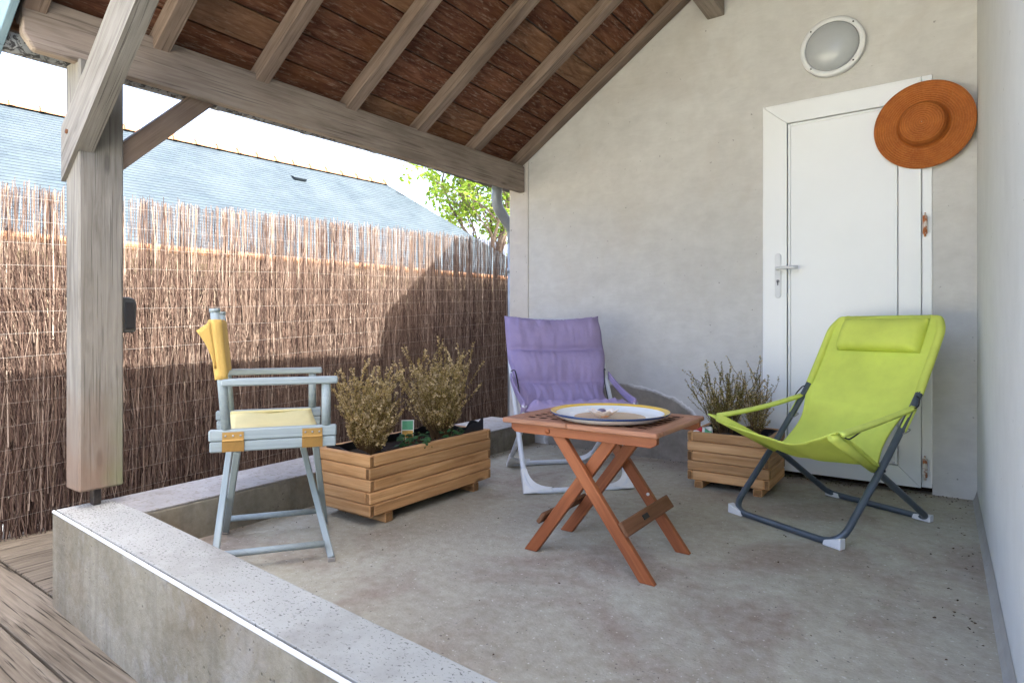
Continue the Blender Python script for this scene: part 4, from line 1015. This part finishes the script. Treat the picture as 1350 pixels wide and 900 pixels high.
LA = [(0, .0135), (.26, .268), (.525, .553), (.70, .825), (.738, .872)]
LB = [(.262, .268), (.645, .0135)]
lc, LT = sling_chair('folding_armchair', (-.546, 2.696, 0), math.atan2(-.45, .893), 'lime green canvas folding sling armchair with dark grey tube frame', 'slate_tube', .2555, LA, LB, (-.055, .425, .272), 'white_plastic')
def lime():
    T = LT
    cen = [(0, .739, .889), (.10, .690, .79), (.25, .605, .645), (.40, .500, .488), (.55, .385, .365), (.68, .27, .293), (.80, .16, .275), (.90, .07, .305), (1, -.035, .375)]
    edg = [(0, .195, .738, .889), (.03, .232, .722, .872), (.07, .262, .690, .818), (.25, .264, .600, .665), (.38, .262, .525, .560), (.44, .240, .478, .497), (.52, .212, .415, .415), (.60, .212, .345, .345), (.68, .232, .285, .290), (.74, .262, .235, .293), (.85, .275, .115, .362), (.95, .285, -.02, .432), (1, .293, -.075, .452)]
    def fn(u, v):
        s = 2*u-1; ex, ey, ez = curve(edg, v); cy, cz = curve(cen, v); k = abs(s)**2.0
        if v < .4:
            # wrapped round the side tubes at the edge
            wrap = max(0, (abs(s)-.93)/.07); ez -= .0; 
        y = cy+(ey-cy)*k; z = cz+(ez-cz)*k
        if s < 0 and v > .85: ex *= 1+.13*((v-.85)/.15)**2; z -= .012*k*((v-.85)/.15)**2
        z += (.0035*math.sin(s*5+v*9)+.009*noise.noise(Vector((s*1.6, v*5.5, 8)))+.004*noise.noise(Vector((s*6, v*3.0, 2))))*(1-abs(s)**3)*(1 if v > .3 else .5)
        return T(s*ex, y-(.006 if v < .42 else 0)*(1-k), z)
    sheet('sling', lc, fn, 60, 90, lambda u, v: .0065 if (abs(2*u-1) > .90 or v > .965) else .003, 'lime_canvas')
    # sewn sleeves round the upper side tubes, the top bar and the front arms of the seat frame
    tube('sleeve', lc, [T(-.2, .739, .873), T(.2, .739, .873)], .0175, 'lime_canvas', 12)
    for s in (-1, 1):
        tube('sleeve', lc, [T(*p) for p in fillet([(s*.2545, .528, .557), (s*.2545, .60, .668), (s*.2545, .700, .826), (s*.226, .738, .873), (s*.20, .739, .873)], .06, 6)], .0165, 'lime_canvas', 12)
        tube('sleeve', lc, [T(s*.2305, .250, .274), T(s*.2505, .10, .3485), T(s*.2735, -.066, .4305)], .0195, 'lime_canvas', 12)
        # arm strap: padded band from the front tip to the back tube
        def arm(u, v):
            a = Vector((s*.285, -.045, .437)); b = Vector((s*.262, .20, .452)); c = Vector((s*.262, .47, .500)); p = a*(1-v)**2+b*2*v*(1-v)+c*v*v
            return T(p.x+(u-.5)*.042*(1-.25*v), p.y, p.z+.006*math.sin(math.pi*u))
        ar = sheet('armrest', lc, arm, 6, 18, .012, 'lime_edge')
        tube('hook', ar, [T(*p) for p in fillet([(s*.292, -.045, .44), (s*.300, -.015, .42), (s*.296, .03, .430), (s*.285, .10, .447)], .02, 4)], .0028, 'black_rubber', 6)
        tube('hook', ar, [T(*p) for p in fillet([(s*.27, .44, .497), (s*.285, .47, .51), (s*.272, .50, .545), (s*.255, .505, .55)], .02, 4)], .003, 'black_rubber', 6)
        # fabric loop hanging on the back tube, with wire clip
        def loop(u, v): return T(s*(.258+.010*math.sin(u*3.14)), .405+.075*v+(u-.5)*.03, .415+.085*v-(u-.5)*.028)
        lp = sheet('strap_loop', lc, loop, 5, 6, .004, 'lime_edge')
        tube('clip', lp, [T(*p) for p in fillet([(s*.275, .385, .405), (s*.278, .43, .42), (s*.24, .435, .42), (s*.238, .39, .405)], .012, 3, True)], .0024, 'steel_screw', 6, True)
        for q in (.315, .338, .361): tube('hole', lc, [T(s*.2685, q, .268+(q-.26)*1.075), T(s*.2655, q, .268+(q-.26)*1.075)], .0045, 'black_rubber', 8)
    # head pillow
    def pil(side):
        def fn2(u, v):
            s = 2*u-1; e = (1-s**6)*(1-(2*v-1)**4); q = .03+.25*v; cy, cz = curve(cen, q*.62)
            return T(s*.193+.006, cy-.012-(.060*e**.5 if side else 0), cz+.004+(.030*e**.5*.6 if side else 0)+.003*math.sin(u*17)*e)
        return fn2
    a, b = pil(True), pil(False); nu, nv = 30, 14; V = []; F = []
    for f in (a, b):
        for j in range(nv+1):
            for i in range(nu+1): V.append(f(i/nu, j/nv))
    o = (nu+1)*(nv+1)
    for j in range(nv):
        for i in range(nu): k = j*(nu+1)+i; F += [(k, k+1, k+nu+2, k+nu+1), (o+k, o+k+nu+1, o+k+nu+2, o+k+1)]
    for i in range(nu): F += [(i, o+i, o+i+1, i+1), (nv*(nu+1)+i+1, o+nv*(nu+1)+i+1, o+nv*(nu+1)+i, nv*(nu+1)+i)]
    for j in range(nv): k = j*(nu+1); F += [(k, k+nu+1, o+k+nu+1, o+k), (k+nu, o+k+nu, o+k+2*nu+1, k+2*nu+1)]
    mesh('pillow', V, F, 'lime_canvas', lc, smooth=True)
lime()

PA = [(0, .0135), (.215, .30), (.42, .60), (.535, .835), (.560, .875)]
PB = [(.225, .30), (.625, .0135)]
pc, PT = sling_chair('folding_armchair', (-1.506, 2.711, 0), R(46), 'purple quilted folding armchair with white tube frame in the corner', 'white_tube', .2745, PA, PB, (-.03, .45, .29), 'white_plastic', True)
def purple():
    T = PT
    cen = [(0, .556, .900), (.10, .520, .825), (.25, .455, .690), (.40, .385, .555), (.52, .315, .445), (.64, .225, .378), (.76, .12, .372), (.88, .02, .405), (1, -.06, .43)]
    wid = [(0, .288, 0), (.3, .286, 0), (.42, .266, 0), (.5, .245, 0), (.62, .25, 0), (.8, .27, 0), (1, .285, 0)]
    seams = (.235, .43, .62, .80)
    def pad(v):
        d = min([abs(v-q) for q in seams]+[v, 1-v]); q = min(1, d/.095); return math.sqrt(1-(1-q)**2)
    def top(u, v):
        s = 2*u-1; hwid = curve(wid, v)[0]; cy, cz = curve(cen, v); a = curve(cen, min(1, v+.01)); b = curve(cen, max(0, v-.01)); d = Vector((0, a[0]-b[0], a[1]-b[1])).normalized(); n = Vector((0, -d.z, d.y))
        if n.z < 0: n = -n
        e = (1-abs(s)**8); th = .004+.062*pad(v)*e**.7
        wr = .007*noise.noise(Vector((s*11, v*7, 1)))+.006*noise.noise(Vector((s*26, v*9, 4)))*(1.7 if v > .4 else 1)
        sag = -.018*(1-s*s)*(1 if v < .1 else 0)*(1-v/.1)
        sagv = .012*(1-s*s)     # seams sag in the middle
        return T(s*hwid*(1-.01*math.sin(v*40)), cy+n.y*(th+wr)-d.y*0, cz+n.z*(th+wr)+sag-sagv)
    def bot(u, v):
        s = 2*u-1; hwid = curve(wid, v)[0]; cy, cz = curve(cen, v); return T(s*hwid, cy+.004, cz-.006-.012*(1-s*s)-.018*(1-s*s)*(1 if v < .1 else 0)*(1-v/.1))
    nu, nv = 56, 90; V = []; F = []
    for f in (top, bot):
        for j in range(nv+1):
            for i in range(nu+1): V.append(f(i/nu, j/nv))
    o = (nu+1)*(nv+1)
    for j in range(nv):
        for i in range(nu): k = j*(nu+1)+i; F += [(k, k+nu+1, k+nu+2, k+1), (o+k, o+k+1, o+k+nu+2, o+k+nu+1)]
    for i in range(nu): F += [(i, i+1, o+i+1, o+i), (nv*(nu+1)+i, o+nv*(nu+1)+i, o+nv*(nu+1)+i+1, nv*(nu+1)+i+1)]
    for j in range(nv): k = j*(nu+1); F += [(k, o+k, o+k+nu+1, k+nu+1), (k+nu, k+2*nu+1, o+k+2*nu+1, o+k+nu)]
    mesh('cushion', V, F, 'purple_cotton', pc, smooth=True)
    for s in (-1, 1):
        def arm(u, v):
            a = Vector((s*.29, -.035, .452)); b = Vector((s*.292, .16, .47)); c = Vector((s*.286, .36, .56)); p = a*(1-v)**2+b*2*v*(1-v)+c*v*v
            return T(p.x, p.y, p.z-.020*(u-.5)*2)
        ar = sheet('armrest', pc, arm, 6, 18, .008, 'purple_cotton')
        tube('sleeve', pc, [T(s*.252, .20, .318), T(s*.27, .09, .388), T(s*.29, -.03, .45)], .017, 'purple_cotton', 12)
        tube('cord', ar, [T(*p) for p in fillet([(s*.28, .40, .585), (s*.262, .37, .60), (s*.25, .33, .52), (s*.25, .25, .40)], .05, 5)], .003, 'black_rubber', 6)
purple()

# ------------------------------------------------------------------ dry bits blown along the foot of the walls
def litter():
    r = random.Random(31); V = []; F = []
    spots = [(.06+r.gauss(0, .03), r.uniform(1.2, 3.6)) for _ in range(60)]+[(r.uniform(-.85, .1), 3.655-abs(r.gauss(0, .035))) for _ in range(110)]+[(r.uniform(-2.3, -.9), 3.65-abs(r.gauss(0, .05))) for _ in range(60)]
    spots += [(-2.385+abs(r.gauss(0, .04)), r.uniform(1.1, 3.4)) for _ in range(60)]+[(r.uniform(-2.3, .05), r.uniform(1.1, 3.6)) for _ in range(90)]
    for x, y in spots:
        if x > .10: continue
        s = r.uniform(.002, .006); a = r.random()*6.283; o = len(V); z = .006
        for q in range(5):
            b = a+q*1.257; k = s*r.uniform(.6, 1.2); V.append((x+k*math.cos(b), y+k*math.sin(b)*.7, z+r.uniform(-.001, .003)))
        V.append((x, y, z+.004)); F += [(o+q, o+(q+1) % 5, o+5) for q in range(5)]
    tag(mesh('leaf_litter', V, F, 'dry_litter'), 'scattered dry brown bits along the foot of the walls', 'litter', kind='stuff')
plain('dry_litter', (.07, .045, .028), .9, .1, var=.5)
litter()
